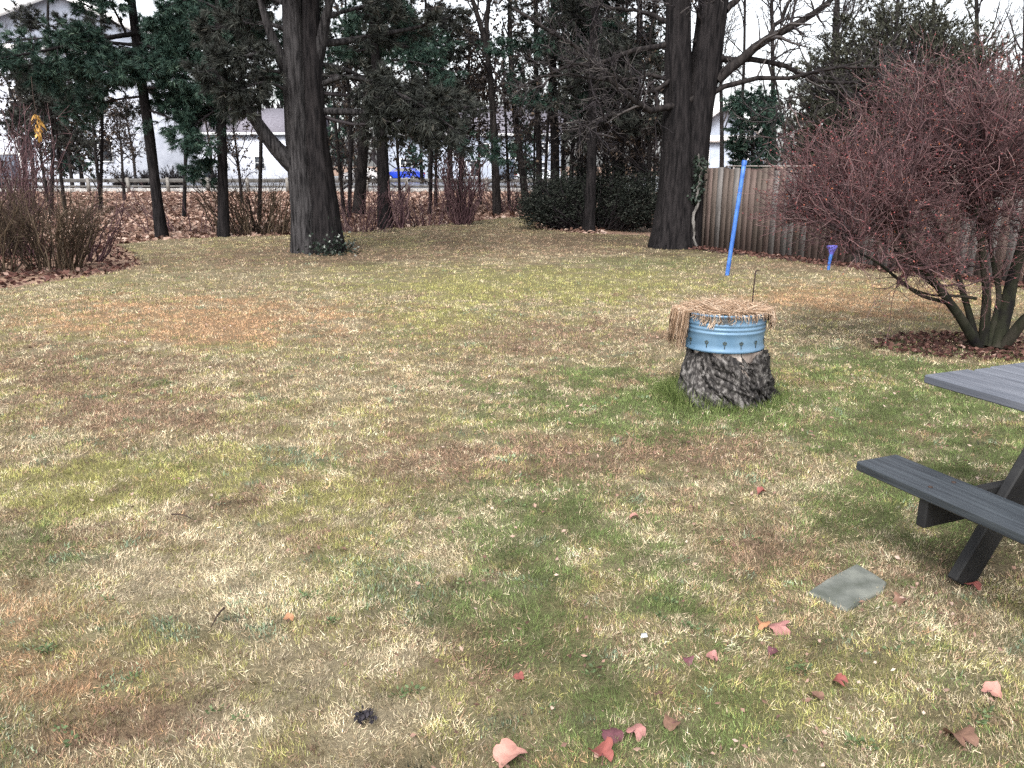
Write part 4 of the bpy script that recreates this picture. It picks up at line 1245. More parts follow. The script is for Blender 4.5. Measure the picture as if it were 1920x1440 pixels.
# brush at the lawn's far edge
stem_shrub('fan_shrub', 'brown fan of bare stems at the lawn edge below the forked tree', gnd(868, 421), 60, (1.0, .6), 2.0, 'mauve', .02, 3, foot=.25)
stem_shrub('thicket', 'grey green thicket of thin stems left of the thick pine', gnd(490, 438), 120, (1.4, .6), 1.4, 'stem', .014, 2, foot=.9)
stem_shrub('thicket', 'thin bare stems between the thick pine and the tall pine trunk', gnd(672, 434), 60, (1.2, .5), 1.2, 'mauve', .012, 2, foot=.9)
stem_shrub('sapling', 'forked sapling just right of the tall pine trunk', gnd(752, 428), 7, (.5, .3), 1.5, 'mauve', .03, 4, foot=.12)
stem_shrub('thicket', 'low bare brush on the leaf litter right of the sapling', gnd(800, 422), 60, (1.3, .6), 1.1, 'mauve', .013, 2, foot=.9)
stem_shrub('thicket', 'sparse bare stems beyond the leaning pine trunk', gnd(365, 436), 26, (1.6, .6), 1.3, 'mauve', .013, 2, foot=.9)
stem_shrub('thicket', 'brown brush at the lawn corner right of the forked tree trunk', gnd(960, 398), 50, (1.0, .6), 1.1, 'mauve', .016, 2, foot=.9)
for k_, (u, v) in enumerate([(452, 441), (520, 441), (560, 439)]):
    pass

n = 2600
y = 1.6 + 9 * RG.uniform(0, 1, n) ** 1.3; x = RG.uniform(-1, 1, n) * (.7 * y + .8)
k = (noise(x * 1.1, y * 1.1, 4, 88) + .35 * noise(x * 5, y * 5, 4, 89) > .68) & inside(x, y) & ~inside(x, y, STONE)
litter('leaf_crumbs', x[k], y[k], 0.016 + .0016 * y[k], M['litter'], 'crumbled brown leaf bits scattered between the grass blades', lift=0.008)
# dark rhododendron
b = gnd(1120, 428)
rh = thing('rhododendron', 'dark leathery evergreen bush spreading at the foot of the evergreen clump', 'bush', b)
E = []
for (u, v, ru, rv, dy, nn) in [(1040, 372, 75, 55, 0, 320), (1130, 375, 75, 58, .4, 330), (1205, 372, 55, 62, -.6, 300), (1010, 395, 40, 28, -.4, 130), (1170, 330, 70, 40, .8, 200), (1085, 335, 60, 30, 1.0, 160)]:
    c = at(u, v, b[1] + dy)
    d = unit(RG.normal(size=(nn, 3))) * RG.uniform(.35, 1.0, nn)[:, None]
    s_ = (b[1] + dy) / F
    E.append(rel(c, b) + d * [ru * s_, .8, rv * s_])
E = np.concatenate(E)
E[:, 2] *= .72 + .55 * noise(E[:, 0] * 1.7, E[:, 1] * 1.7, 0, 93)
E = E[E[:, 2] > .05]
S = np.stack([E[:, 0] * .55 + RG.normal(size=len(E)) * .1, E[:, 1] * .4, np.zeros(len(E))], 1)
P = reach(S, E, 6, .1, .07)
obj('stems', Geo().tubes(P[::3], np.full((len(P[::3]), 6), .014), 3, tint=RG.uniform(0, .5, len(P[::3]))), M['twig'], rh, kind='stuff')
idx = np.repeat(np.arange(len(E)), 18)
D = unit(RG.normal(size=(len(idx), 3)) * [1, 1, .5] + [0, 0, -.15])
g = Geo().leaves(E[idx] + RG.normal(size=(len(idx), 3)) * .09, D, RG.uniform(.06, .12, len(idx)), RG.uniform(.022, .038, len(idx)), RG.uniform(0, 1, len(idx)))
obj('foliage', g, M['rhodo'], rh, kind='stuff')

# ---- the big red shrub on the right
b = gnd(1853, 655)
yb = b[1]
rs = thing('red_shrub', 'big reddish many stemmed shrub leafless behind the picnic table', 'shrub', b)
main = [
    (L((yb, yb - .3), (1834, 652), (1815, 612), (1785, 572), (1752, 535), (1715, 490), (1680, 430)), .050),
    (L((yb, yb + .2), (1834, 645), (1818, 595), (1805, 545), (1780, 470), (1740, 390)), .035),
    (L((yb, yb - .1), (1842, 645), (1853, 595), (1850, 540), (1838, 470), (1830, 380)), .050),
    (L((yb, yb + .4), (1868, 655), (1880, 600), (1893, 540), (1915, 460), (1935, 380)), .075),
    (L((yb, yb - .4), (1874, 655), (1900, 625), (1935, 590), (1990, 530), (2050, 460)), .060),
    (L((yb, yb + .5), (1850, 650), (1880, 560), (1860, 480), (1850, 420)), .035),
    (L((yb, yb - .5), (1785, 572), (1740, 560), (1700, 532), (1660, 500), (1600, 470)), .020),
    (L((yb, yb - .2), (1830, 560), (1785, 552), (1750, 560), (1712, 545), (1690, 530)), .016),
    (L((yb, yb + .3), (1752, 535), (1720, 520), (1690, 480), (1640, 440), (1560, 410)), .022),
]
P1 = np.array([resample(rel(p_, b), 10) for p_, r_ in main]); R1 = np.array([np.linspace(r_, r_ * .45, 10) for p_, r_ in main])
P1[:, 1:-1] += RG.normal(size=P1[:, 1:-1].shape) * .012
for k_, (q_, r_) in enumerate(zip(P1, R1)):
    obj('stem', trunk_geo(q_, list(r_), 14, 9, bump=.12, seed=60 + k_, cap=True), M['mossbark'], rs, smooth=True)
# targets through the crown: one broad body with lobes
def ell(u, v, ru, rv, dy, ry, n_):
    c = rel(at(u, v, yb + dy), b)
    d = unit(RG.normal(size=(n_, 3))) * (RG.uniform(0, 1, n_) ** .45)[:, None]
    s_ = (yb + dy) / F
    return c + d * [ru * s_, ry, rv * s_]
E = np.concatenate([ell(1760, 280, 215, 165, .2, 1.15, 215), ell(1590, 320, 130, 110, 0, .8, 80), ell(1900, 265, 190, 150, .3, 1.2, 150), ell(1680, 405, 190, 75, -.2, .9, 62), ell(1910, 400, 160, 70, .2, 1.0, 42), ell(1800, 480, 150, 60, 0, .8, 16), ell(1530, 340, 100, 90, .1, .5, 36), ell(1630, 445, 110, 40, -.3, .6, 14), ell(1560, 385, 110, 60, -.1, .6, 22), ell(1720, 500, 110, 45, -.3, .6, 18),
                    ell(1705, 150, 60, 50, .1, .4, 22), ell(1830, 140, 70, 50, .2, .5, 26), ell(1490, 385, 50, 40, -.1, .4, 14)])
J = P1[:, 5:].reshape(-1, 3); JR = R1[:, 5:].reshape(-1)
dist = np.linalg.norm(E[:, None] - J[None], axis=2) + np.clip(J[None, :, 2] - E[:, None, 2], 0, None) * 2
S = J[dist.argmin(1)]
P2 = reach(S, E, 10, .10, .14)
R2 = RG.uniform(.006, .016, len(P2))[:, None] * np.linspace(1, .25, 10)[None]
g = Geo().tubes(P2, R2, 5, tint=RG.uniform(0, .6, len(P2)))
obj('branches', g, M['redtwig'], rs, kind='stuff')
g = Geo()
P3, R3 = sprout(P2, R2, 5, .3, 1, .75, .3, (.25, .8), 6, .21, .05, .6, rmin=.0022, tip=.2)
g.tubes(P3, R3, 3, tint=RG.uniform(0, .9, len(P3)))
P4, R4 = sprout(P3, R3, 3, .2, 1, .7, .3, (.10, .36), 3, .28, .04, .7, rmin=.0015, tip=.2)
g.tubes(P4, R4, 3, tint=RG.uniform(.1, 1, len(P4)))
obj('twigs', g, M['redtwig'], rs, kind='stuff')
g = Geo()
A, T = points_on(P4, 1, .5, 1)
k = RG.uniform(0, 1, len(A)) < .6
g.leaves(A[k], unit(T[k] + RG.normal(size=A[k].shape) * .5), RG.uniform(.012, .026, k.sum()), .012, RG.uniform(0, 1, k.sum()))
obj('buds', g, M['redbud'], rs, kind='stuff')

# ================================================================== FENCE
FB = gnd(1293, 462)
fence = thing('board_fence', 'weathered brown board fence running behind the blue pole and red shrub', 'fence', (f0[0], f0[1], 0), math.atan2(fdir[1], fdir[0]))
board_me = []
for k_ in range(9):
    g = Geo().box((0, 0, .83), (.136, .020, 1.66))
    board_me.append(g.mesh('board', M['board' + '123'[k_ % 3]]))
nb = int(9.6 / .142)
for k_ in range(nb):
    o = obj('board', random.choice(board_me), None, fence)
    o.location = (-.2 + .142 * k_, random.uniform(-.006, .006), random.uniform(-.035, .015))
    o.rotation_euler = (random.uniform(-.006, .006), random.uniform(-.006, .006), random.uniform(-.012, .012))
    o.scale = (random.uniform(.94, 1.0), 1, random.uniform(.985, 1.012))
side = 1 if (-fdir[1] * 0 + fdir[0]) > 0 else -1
for z_ in (.3, .85, 1.4):
    obj('rail', Geo().box((4.6, .065, z_), (9.6, .04, .09)), M['board'], fence)
for k_ in range(5):
    obj('post', Geo().box((-.1 + 2.35 * k_, .14, .86), (.1, .1, 1.72)), M['board'], fence)
obj('cap_board', Geo().box((5.1, .02, 1.685), (8.6, .10, .022)), M['cap'], fence)

# ================================================================== BLUE POLE, STAKE, ROD
p0, p1 = gnd(1363, 516), at(1396, 303, gnd(1363, 516)[1] + .1)
bp = thing('blue_pole', 'tall bright blue pole leaning in the lawn before the fence', 'pole', p0)
ln = rel(resample([p0 - [0, 0, .03], p1], 9), p0)
obj('tube', Geo().tubes(ln, np.full(9, .034), 12, cap=True), M['blue'], bp, smooth=True)
obj('end_cap', Geo().tubes(np.array([ln[-1] - (ln[-1] - ln[0]) * .03, ln[-1] + [0, 0, .01], ln[-1] + [0.002, 0, .02]]), np.array([.041, .041, .03]), 12, cap=True), M['blue'], bp, smooth=True)
p0 = gnd(1553, 506)
st = thing('blue_stake', 'short violet blue stake with a fanned head in front of the fence', 'stake', p0)
obj('shaft', Geo().tubes(np.array([[0, 0, -.03], [.005, 0, .1], [.02, 0, .26]]), np.array([.022, .026, .03]), 10), M['blue'], st, smooth=True)
g = Geo()
a = np.linspace(0, 2 * math.pi, 13)[:-1]
prf = [(.032, .24), (.05, .30), (.085, .37), (.092, .40), (.06, .41), (.0, .405)]
V = np.array([[r_ * math.cos(x_) + .025, r_ * .7 * math.sin(x_), z_] for r_, z_ in prf for x_ in a])
i = np.arange(12); q = np.concatenate([np.stack([k_ * 12 + i, k_ * 12 + (i + 1) % 12, k_ * 12 + 12 + (i + 1) % 12, k_ * 12 + 12 + i], 1) for k_ in range(5)])
g.add(V, quads=q)
obj('head', g, M['violet'], st)

# ================================================================== STUMP, TUB, STRAW
sc_ = gnd(1356, 744)                         # centre of the stump's foot
cxs, cys = sc_[0], sc_[1]
STH = 0.40
stp = thing('tree_stump', 'gnarled grey old stump carrying the blue tub', 'stump', (cxs, cys, 0))
def stump_geo(h0, h1, ra, rb, amp, seed, K=40, Sd=110, flare=0.0):
    a = np.linspace(0, 2 * math.pi, Sd, endpoint=False)
    hh = np.linspace(h0, h1, K)
    A, Hh = np.meshgrid(a, hh)
    t_ = (Hh - h0) / (h1 - h0)
    r = ra + (rb - ra) * t_
    tw_ = A + Hh * 2.6 + .5 * noise(np.cos(A) * 2 + 7, np.sin(A) * 2 + 7, Hh * 3, seed + 12)                       # the grain winds diagonally round the stump
    ridg = 1 - np.abs(2 * noise(np.cos(tw_) * 3.2 + 5, np.sin(tw_) * 3.2 + 5, Hh * 1.6, seed) - 1)
    fine = 1 - np.abs(2 * noise(np.cos(tw_) * 9 + 9, np.sin(tw_) * 9 + 9, Hh * 3.5, seed + 3) - 1)
    big_ = noise(np.cos(A) * 1.6 + 3, np.sin(A) * 1.6 + 3, Hh * 2, seed + 6)
    r = r + amp * (ridg - .6) + amp * .55 * (fine - .5) + amp * 1.0 * (big_ - .5)
    if flare:
        r = r + flare * np.exp(-Hh * 9) * (.55 + .6 * np.cos(A * 2 - 0.2) * (np.cos(A) > -2) + .35 * np.sin(A * 5 + 1))
    if flare:
        Hh = Hh * (1 + .22 * t_ * (noise(np.cos(A) * 3 + 2, np.sin(A) * 3 + 2, 0, seed + 9) - .55) + .10 * t_ * (noise(np.cos(A) * 12 + 2, np.sin(A) * 12 + 2, 0, seed + 9) - .5))
    V = np.stack([r * np.cos(A), r * np.sin(A), Hh], -1).reshape(-1, 3)
    i = np.arange(Sd)
    q = np.concatenate([np.stack([k_ * Sd + i, k_ * Sd + (i + 1) % Sd, (k_ + 1) * Sd + (i + 1) % Sd, (k_ + 1) * Sd + i], 1) for k_ in range(K - 1)])
    return Geo().add(V, quads=q)
obj('bark', stump_geo(-.03, .375, .315, .262, .085, 71, 64, 220, flare=.045), M['stump'], stp)
g = stump_geo(.20, STH, .268, .262, .018, 91, 18)
g.add(np.vstack([[0, 0, STH], [[.262 * math.cos(x_), .262 * math.sin(x_), STH - .001] for x_ in np.linspace(0, 2 * math.pi, 40, endpoint=False)]]), tris=[[0, 1 + k_, 1 + (k_ + 1) % 40] for k_ in range(40)])
obj('heartwood', g, M['stumpwood'], stp)
g = Geo()                                     # splintered flakes of bark standing proud
for k_ in range(120):
    a_ = random.uniform(-2.9, -.25); z_ = random.uniform(.02, .34)
    rr_ = .335 - .06 * z_ / .3 + random.uniform(-.01, .02)
    c_ = np.array([rr_ * math.cos(a_), rr_ * math.sin(a_), z_])
    tl = np.array([-math.sin(a_), math.cos(a_), 0]); no = np.array([math.cos(a_), math.sin(a_), .1])
    sl = random.uniform(-1.0, -.3)
    d_ = unit(tl * math.cos(sl) + np.array([0, 0, math.sin(sl)])) * random.uniform(.06, .2)
    wv = np.cross(unit(d_), unit(no)) * random.uniform(.008, .022)
    g.add([c_ - d_ * .5 - wv, c_ - d_ * .5 + wv, c_ + d_ * .5 + wv * .4 + no * .006, c_ + d_ * .5 - wv * .4 + no * .006,
           c_ - d_ * .5 - no * .03, c_ + d_ * .5 - no * .03], tris=[[0, 2, 1], [0, 3, 2], [0, 4, 5], [0, 5, 3], [1, 2, 5], [1, 5, 4]])
obj('bark_flakes', g, M['stump'], stp, kind='stuff')
# moss and longer grass round its foot
g = Geo()
n = 5200
a = RG.uniform(0, 2 * math.pi, n); r = .33 + RG.exponential(.10, n)
lf_ = np.clip(-np.cos(a), 0, 1)
keep = RG.uniform(0, 1, n) < (.35 + .65 * lf_)
a, r, lf_ = a[keep], r[keep], lf_[keep]
n = len(a)
P = np.stack([cxs + r * np.cos(a) * 1.05, cys + r * np.sin(a), np.zeros(n)], 1)
D = unit(np.stack([RG.normal(0, .5, n), RG.normal(0, .5, n), np.ones(n)], 1))
g.blades(P, D, RG.uniform(.03, .09, n) * (1 + 1.3 * lf_ * (r < .45)), .005, RG.uniform(0, 1, n))
tag(obj('stump_grass', g, M['mossgrass']), 'longer green grass and moss growing round the stump foot', 'grass', kind='stuff')

tub = thing('round_tub', 'round blue tin tub planter sitting on the stump', 'tub', (cxs - .035, cys, STH))
tub.scale = (1.1, 1.1, 1.0)
prof = [(.0, .004), (.250, .004), (.262, .0), (.272, .004), (.274, .016), (.268, .024), (.266, .06), (.268, .105), (.2685, .130), (.2735, .138), (.2735, .146), (.2685, .153), (.2685, .160), (.274, .168), (.274, .176), (.269, .183),
        (.269, .190), (.2745, .198), (.2745, .206), (.2695, .213), (.271, .255), (.279, .262), (.282, .270), (.279, .278), (.271, .280), (.266, .272), (.265, .235)]
SD = 72
a = np.linspace(0, 2 * math.pi, SD, endpoint=False)
V = []
for r_, z_ in prof:
    rr_ = r_ * (1 + .012 * np.sin(2 * a + .8) * (z_ / .28) + .006 * (noise(np.cos(a) * 2, np.sin(a) * 2, z_ * 9, 5) - .5))
    V.append(np.stack([rr_ * np.cos(a), rr_ * np.sin(a), np.full(SD, z_)], 1))
i = np.arange(SD)
q = np.concatenate([np.stack([k_ * SD + i, k_ * SD + (i + 1) % SD, (k_ + 1) * SD + (i + 1) % SD, (k_ + 1) * SD + i], 1) for k_ in range(len(prof) - 1)])
obj('shell', Geo().add(np.concatenate(V), quads=q), M['tub'], tub, smooth=True)
# bare tarnished patch at its upper left, a thin skin just proud of the shell
g = Geo()
aa = np.linspace(math.radians(228), math.radians(266), 14); zz = np.linspace(.217, .254, 5)
Vp = np.array([[(.2735 + .0022 * 1) * math.cos(x_), (.2735 + .0022) * math.sin(x_), z_ + .006 * math.sin(x_ * 31)] for z_ in zz for x_ in aa])
qp = [[r_ * 14 + c_, r_ * 14 + c_ + 1, (r_ + 1) * 14 + c_ + 1, (r_ + 1) * 14 + c_] for r_ in range(4) for c_ in range(13)]
obj('tarnished_patch', Geo().add(Vp, quads=qp), M['rust'], tub)
# small dark stamped blossoms round the lower wall
for a_ in np.radians([205, 233, 258, 281, 306, 334]):
    g = Geo()
    c_ = np.array([.2695 * math.cos(a_), .2695 * math.sin(a_), .078])
    tl = np.array([-math.sin(a_), math.cos(a_), 0]); no = np.array([math.cos(a_), math.sin(a_), 0]); zz_ = np.array([0, 0, 1.])
    for k_ in range(5):
        x_ = k_ / 5 * 2 * math.pi + .3
        pc = c_ + (tl * math.cos(x_) + zz_ * math.sin(x_)) * .009
        ring = [pc + (tl * math.cos(y_) + zz_ * math.sin(y_)) * .006 for y_ in np.linspace(0, 2 * math.pi, 8, endpoint=False)]
        g.add([pc + no * .004] + ring, tris=[[0, 1 + m_, 1 + (m_ + 1) % 8] for m_ in range(8)])
    g.box(c_ - zz_ * .027 + no * .001, (.004, .004, .026))
    obj('stamped_flower', g, M['stamp'], tub)
for s_ in (1,):
    hp = np.array([[.272, -.05, .225], [.295, -.045, .215], [.30, 0, .19], [.295, .045, .215], [.272, .05, .225]])
    obj('handle', Geo().tubes(resample(hp, 11), np.full(11, .006), 6), M['rust'], tub)
obj('soil', Geo().tubes(np.array([[0, 0, .19], [0, 0, .245], [0, 0, .25]]), np.array([.262, .262, .12]), 40, cap=True), M['soildark'], tub)

# straw mat over the tub
sm = thing('straw_mat', 'ragged dry straw mat draped over the blue tub and hanging left', 'straw mat', (cxs - .035, cys, STH + .262))
sm.scale = (1.06, 1.06, 1.0)
g = Geo()
n = 7000
r = .262 * np.sqrt(RG.uniform(0, 1, n)); a = RG.uniform(0, 2 * math.pi, n)
P = np.stack([r * np.cos(a), r * np.sin(a), .010 + .020 * (1 - (r / .3) ** 2) + RG.uniform(0, .012, n)], 1)
b_ = RG.uniform(0, 2 * math.pi, n)
D = unit(np.stack([np.cos(b_), np.sin(b_), RG.normal(0, .22, n)], 1))
P[:, 2] += .022 * (noise(P[:, 0] * 9 + 3, P[:, 1] * 9, 0, 97) - .5)
g.blades(P, D, RG.uniform(.04, .15, n), RG.uniform(.003, .007, n), RG.uniform(.1, 1, n))
g.tubes(np.array([[0, 0, -.01], [0, 0, .010], [0, 0, .022]]), np.array([.25, .262, .1]), 36, tint=.35, cap=True)
obj('strands', g, M['straw'], sm, kind='stuff')
def fringe(a0, a1, n_, l0, l1, out, seed=0, rad=.285):
    a = RG.uniform(a0, a1, n_)
    S = np.stack([rad * .85 * np.cos(a), rad * .85 * np.sin(a), np.full(n_, .014) + RG.uniform(0, .016, n_)], 1)
    ln_ = RG.uniform(l0, l1, n_)
    o_ = out * RG.uniform(.4, 1.25, n_)
    m1 = np.stack([(rad + o_ * .8) * np.cos(a), (rad + o_ * .8) * np.sin(a), .012 + RG.uniform(-.01, .02, n_)], 1)
    m2 = np.stack([(rad + o_) * np.cos(a + .02), (rad + o_) * np.sin(a + .02), -ln_ * .5], 1)
    e = np.stack([(rad + o_ * 1.02) * np.cos(a + RG.normal(0, .05, n_)), (rad + o_ * 1.02) * np.sin(a), -ln_], 1)
    return np.stack([S, m1, m2, e], 1)
g = Geo()
P = fringe(math.radians(166), math.radians(208), 340, .06, .28, .075)
g.tubes(P, np.full((len(P), 4), .0020), 3, tint=RG.uniform(.1, 1, len(P)))
P = fringe(math.radians(-32), math.radians(14), 150, .04, .11, .05)
g.tubes(P, np.full((len(P), 4), .0020), 3, tint=RG.uniform(.1, 1, len(P)))
P = fringe(math.radians(205), math.radians(335), 110, -.01, .05, .012)
g.tubes(P, np.full((len(P), 4), .0022), 3, tint=RG.uniform(0, 1, len(P)))
P = fringe(math.radians(222), math.radians(250), 26, .04, .09, .008)
g.tubes(P, np.full((len(P), 4), .0022), 3, tint=RG.uniform(.8, 1, len(P)))
obj('fringe', g, M['straw'], sm, kind='stuff')

# thin dead stick behind the tub
p0 = gnd(1411, 600); 
p0 = np.array([at(1411, 562, cys + .17)[0], cys + .17, STH + .24])
p1 = at(1417, 508, cys + .17)
rd = thing('thin_rod', 'thin dark stick standing up out of the straw at the right of the tub', 'stick', p0)
obj('rod', Geo().tubes(resample([[0, 0, 0], rel(p1, p0) * .5 + [-.003, 0, 0], rel(p1, p0)], 6), np.full(6, .0055), 6, cap=True), M['iron'], rd)
obj('tip', Geo().tubes(np.array([rel(p1, p0) - [0, 0, .004], rel(p1, p0) + [.012, 0, .006], rel(p1, p0) + [.03, 0, .002]]), np.array([.006, .005, .002]), 6), M['iron'], rd)

# ================================================================== PICNIC TABLE
DIR = unit(np.array([.325, -.80])); PER = np.array([-DIR[1], DIR[0]])      # along the table, across it
pt = thing('picnic_table', 'dark stained wooden picnic table with its bench at the right edge', 'table', (1.50, 3.265, 0), math.atan2(DIR[1], DIR[0]))
# local frame: +x along the table towards the viewer, +y across away from the near bench
def bev_box(c, d, bev=.006, R=None):
    me = bpy.data.meshes.new('piece')
    g = Geo().box(c, d, R)
    V = g.v[0]; 
    import bmesh
    bm = bmesh.new()
    vs = [bm.verts.new(v_) for v_ in V]
    for f_ in g.f4[0]:
        bm.faces.new([vs[k_] for k_ in f_])
    bmesh.ops.recalc_face_normals(bm, faces=bm.faces)
    bmesh.ops.bevel(bm, geom=list(bm.edges), offset=bev, segments=1, affect='EDGES')
    bm.to_mesh(me); bm.free()
    return me
def piece(name, c, d, m, R=None, bev=.006):
    me = bev_box(c, d, bev, R); me.name = name; me.materials.append(M[m])
    return obj(name, me, None, pt)
LB = 1.75
piece('seat_plank', (LB / 2, .125, .43), (LB, .235, .042), 'plank')
ty = .55
top = [(.285, -.17), (.100, -.165), (.285, -.17)]
yy_ = ty
for k_, (wd, xs) in enumerate([(.285, -.17), (.098, -.155), (.285, -.165)]):
    piece('top_plank', (xs + 1.0, yy_ + wd / 2, .727), (2.0, wd, .042), 'ply')
    yy_ += wd + .022
tw_ = yy_ - .022 - ty
piece('seat_plank', (LB / 2, 2 * ty + tw_ - .125, .43), (LB, .235, .042), 'plank')
for xs in (.34, 1.40):
    # two splayed legs, a bench beam and a top batten per trestle
    for s_ in (0, 1):
        y0_, y1_ = (.25, ty + .14) if s_ == 0 else (2 * ty + tw_ - .25, ty + tw_ - .14)
        v_ = np.array([0, y1_ - y0_, .69]); ln_ = np.linalg.norm(v_); v_ /= ln_
        Rm = np.stack([np.array([1, 0, 0]), np.cross(v_, [1, 0, 0]), v_], 1)
        piece('leg', (xs + .05, (y0_ + y1_) / 2, .35), (.045, .13, ln_), 'leg', Rm)
    piece('bench_beam', (xs, ty + tw_ / 2, .345), (.045, 2 * ty + tw_ - .06, .125), 'leg')
    piece('top_batten', (xs - .002, ty + tw_ / 2, .665), (.045, tw_ - .08, .08), 'leg')
bolt_me = Geo().tubes(np.array([[0, 0, 0], [0, 0, .003], [0, 0, .005]]), np.array([.009, .009, .005]), 8, cap=True).mesh('bolt', M['iron'])
for xs in (.34, 1.40):
    for y_, z_ in [(.06, .4515), (.19, .4515), (ty + .07, .7485), (ty + .22, .7485), (ty + .356, .7485), (ty + .48, .7485), (ty + .62, .7485)]:
        o = obj('bolt', bolt_me, None, pt); o.location = (xs, y_, z_)
piece('centre_brace', (.88, ty + tw_ / 2, .50), (1.0, .04, .09), 'leg')

# ================================================================== STONE, LEAVES, SMALL THINGS
px = [(1513, 1115), (1548, 1092), (1606, 1061), (1640, 1080), (1662, 1096), (1655, 1112), (1622, 1128), (1588, 1150), (1540, 1126)]
pts = np.array([gnd(u, v)[:2] for u, v in px])
cc = pts.mean(0)
me = bpy.data.meshes.new('flat_stone')
V, fs = [], []
n_ = len(pts)
for z_, s_ in ((-.03, 1.0), (.012, 1.0), (.020, .95)):
    for p_ in (pts - cc) * s_:
        V.append((p_[0], p_[1], z_ + (0.003 * math.sin(p_[0] * 40) if z_ > .015 else 0)))
for r_ in range(2):
    fs += [[r_ * n_ + k_, r_ * n_ + (k_ + 1) % n_, (r_ + 1) * n_ + (k_ + 1) % n_, (r_ + 1) * n_ + k_] for k_ in range(n_)]
fs.append([2 * n_ + k_ for k_ in range(n_)])
me.from_pydata(V, [], fs); me.materials.append(M['slab'])
o = bpy.data.objects.new('flat_stone', me); COL.objects.link(o); o.location = (cc[0], cc[1], -.004)
import bmesh
bm = bmesh.new(); bm.from_mesh(me); bmesh.ops.recalc_face_normals(bm, faces=bm.faces); bm.to_mesh(me); bm.free()
tag(o, 'grey flat stepping stone set in the grass near the picnic bench', 'stone')

LEAFM = {}
def leaf_mat(k_, c):
    if k_ not in LEAFM:
        LEAFM[k_] = mat('fallen leaf ' + k_, tuple(x_ * .7 for x_ in c), c, 40, .6, .3, 60, spec=.3)
    return LEAFM[k_]
LC = {'pink': (.40, .205, .165), 'red': (.23, .07, .058), 'wine': (.12, .045, .055), 'brown': (.17, .095, .065), 'orange': (.34, .17, .09), 'rose': (.32, .15, .135), 'tan': (.38, .29, .21)}
def maple(name_size, seed):
    """a lobed leaf with a stalk, its lobes bent up"""
    rr_ = random.Random(seed)
    n_ = 30
    a = np.linspace(0, 2 * math.pi, n_, endpoint=False)
    lob = .80 + .20 * np.abs(np.cos(a * 2.5)) ** .8
    lob = lob * np.where(np.abs(a - math.pi) < .3, .55, 1.0) * (1 + .06 * np.array([rr_.uniform(-1, 1) for _ in a]))
    c1, c2, ph = rr_.uniform(.4, 1.1), rr_.uniform(-.5, .3), rr_.uniform(0, 6)
    V = [(0, 0, 0)]
    for s_ in (.5, 1.0):
        for x_, l_ in zip(a, lob):
            r_ = s_ * l_
            V.append((r_ * math.cos(x_), r_ * math.sin(x_), c1 * r_ * r_ * math.cos(x_ * 2 + ph) * .6 + c2 * r_ * r_ + .05 * math.sin(5 * x_) * r_))
    V = np.array(V) * name_size
    t3 = [[0, 1 + k_, 1 + (k_ + 1) % n_] for k_ in range(n_)]
    q4 = [[1 + k_, 1 + n_ + k_, 1 + n_ + (k_ + 1) % n_, 1 + (k_ + 1) % n_] for k_ in range(n_)]
    return Geo().add(V, tris=t3, quads=q4)
FL = [
    (957, 1416, .040, 'pink', 'large salmon pink leaf lying flat at the bottom edge of the lawn'),
    (1192, 1366, .026, 'rose', 'rose leaf touching the purple leaf in the cluster near the bottom edge'),
    (1148, 1374, .030, 'wine', 'purple red curled leaf beside the rose leaf near the bottom edge'),
    (1128, 1409, .032, 'red', 'bright red leaf lowest in the cluster near the bottom edge'),
    (1462, 1172, .036, 'rose', 'big rose red leaf in the grass below left of the flat stone'),
    (1428, 1168, .024, 'orange', 'small orange leaf touching the big rose red leaf'),
    (1452, 1218, .020, 'wine', 'dark wine leaf just below the big rose red leaf'),
    (1572, 1273, .023, 'red', 'crimson leaf standing alone below the flat stone'),
    (1861, 1294, .026, 'pink', 'pale pink leaf near the right edge below the bench'),
    (1822, 1092, .030, 'red', 'red curled leaf at the foot of the picnic table leg'),
    (1690, 1122, .026, 'brown', 'reddish brown leaf right beside the flat stone'),
    (1738, 968, .034, 'pink', 'pinkish leaf under the bench next to its support'),
    (971, 1266, .017, 'red', 'small red leaf in the middle of the lower lawn'),
    (1335, 1229, .018, 'rose', 'small rose leaf left of the dark wine leaf'),
    (1290, 1235, .016, 'wine', 'small dark red leaf left of the small rose leaf'),
    (1190, 966, .022, 'pink', 'pinkish leaf in the green patch below the stump'),
    (1258, 1356, .022, 'brown', 'brownish leaf right of the leaf cluster near the bottom edge'),
    (1530, 1306, .022, 'brown', 'brown leaf below the crimson leaf'),
    (1800, 1378, .040, 'brown', 'long curled brown leaf in the lower right corner'),
    (1428, 921, .022, 'red', 'dull red leaf between the stump and the bench'),
    (541, 1158, .017, 'orange', 'small orange leaf in the pale grass left of centre'),
]
for k_, (u, v, s_, c_, lab) in enumerate(FL):
    p_ = gnd(u, v, .026)
    t = thing('fallen_leaf', lab, 'leaf', p_, random.uniform(0, 6), group='fallen leaves on the lawn')
    o = obj('blade', maple(s_ * 1.25, k_), leaf_mat(c_, LC[c_]), t, smooth=True)
    o.rotation_euler = (random.uniform(-.3, .3), random.uniform(-.3, .3), 0)
    o2 = obj('stalk', Geo().tubes(np.array([[-.2 * s_, 0, 0], [-.9 * s_, .1 * s_, .004], [-1.5 * s_, .3 * s_, -.008]]), np.array([.0012, .001, .0009]), 4), leaf_mat('wine', LC['wine']), t)
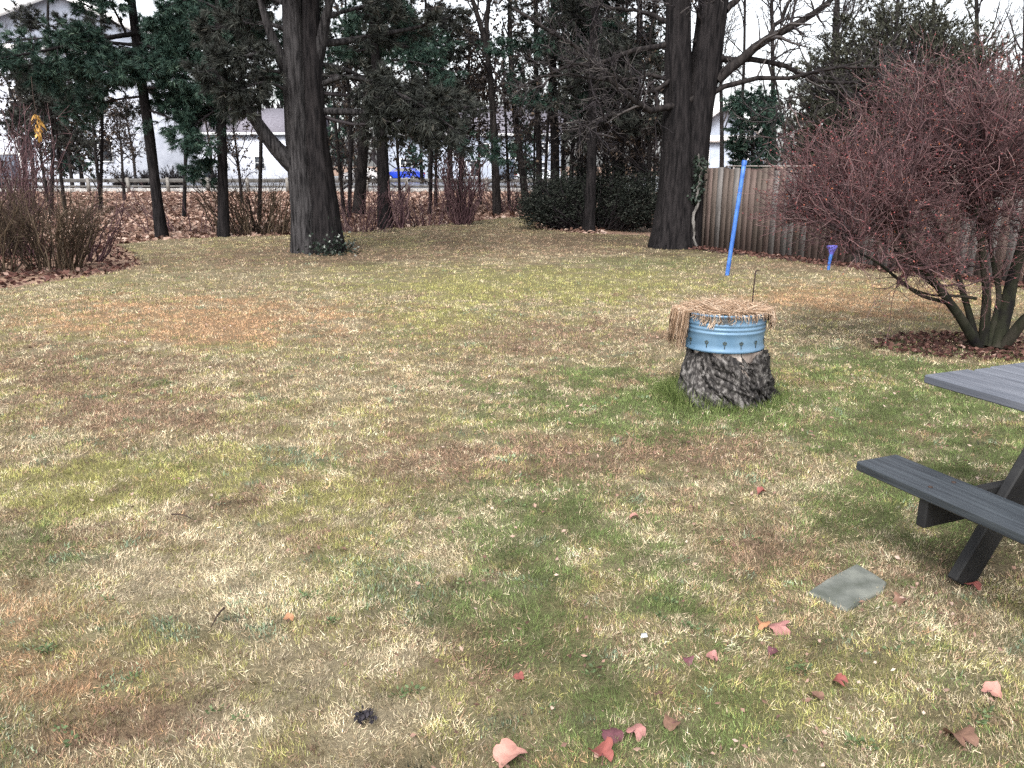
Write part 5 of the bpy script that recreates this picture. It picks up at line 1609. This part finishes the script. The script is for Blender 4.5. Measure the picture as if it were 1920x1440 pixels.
# low broad leaved weeds in the lawn
g = Geo()
for u, v in [(215, 1285), (432, 1352), (300, 1192), (120, 1395), (660, 1180), (560, 1110), (880, 1090), (1240, 1150), (1300, 1200), (1500, 1240), (1680, 1210), (1380, 1020), (940, 950), (180, 1120), (1840, 1350), (760, 1290), (1120, 1260), (60, 1240), (1590, 1390), (1010, 1340)]:
    for q_ in range(random.randint(1, 3)):
        p_ = gnd(u + random.uniform(-40, 40), v + random.uniform(-25, 25), .012)
        n = random.randint(9, 16)
        a = RG.uniform(0, 6.28, n)
        r_ = RG.uniform(0, .022, n)
        P = p_ + np.stack([r_ * np.cos(a), r_ * np.sin(a), RG.uniform(0, .016, n)], 1)
        g.leaves(P, unit(np.stack([np.cos(a), np.sin(a), RG.uniform(.1, .7, n)], 1)), RG.uniform(.009, .024, n), RG.uniform(.006, .013, n), RG.uniform(.0, 1, n))
tag(obj('lawn_weeds', g, M['weed']), 'small blue green clover like weeds dotted through the near lawn', 'weeds', kind='stuff')
# dark clump and a pale scrap, a twig
p_ = gnd(683, 1342, .02)
g = Geo()
n = 60
g.leaves(RG.normal(size=(n, 3)) * [.014, .010, .006] + [0, 0, .006], unit(RG.normal(size=(n, 3))), .022, .014)
o = obj('dark_clump', g, M['dark']); o.location = p_
tag(o, 'crumpled blackish purple clump in the pale grass at lower left of centre', 'debris')
p_ = gnd(1208, 1195, .035)
o = obj('pale_scrap', Geo().add([[-.014, 0, 0], [.012, -.004, .004], [.010, .012, .012], [-.008, .014, .008], [0, .004, -.006]], tris=[[0, 1, 2], [0, 2, 3], [0, 4, 1], [1, 4, 2], [2, 4, 3], [3, 4, 0]]), M['trim'])
o.location = p_
tag(o, 'tiny white scrap in the green grass right of the lower centre', 'debris')
for (u0, v0, u1, v1, lab) in [(322, 964, 362, 974, 'thin dark twig lying in the straw grass at middle left'), (420, 1140, 396, 1175, 'bent dark twig in the pale grass at lower left'), (580, 578, 600, 584, 'far dark twig lying at the edge of the orange patch')]:
    a_, b2 = gnd(u0, v0, .035), gnd(u1, v1, .03)
    t = thing('twig', lab, 'twig', a_)
    ln = resample([[0, 0, 0], rel(b2, a_) * .5 + [0, .008, .01], rel(b2, a_)], 8)
    obj('stick', Geo().tubes(ln, np.linspace(.0045, .002, 8), 5, cap=True), M['iron'], t)
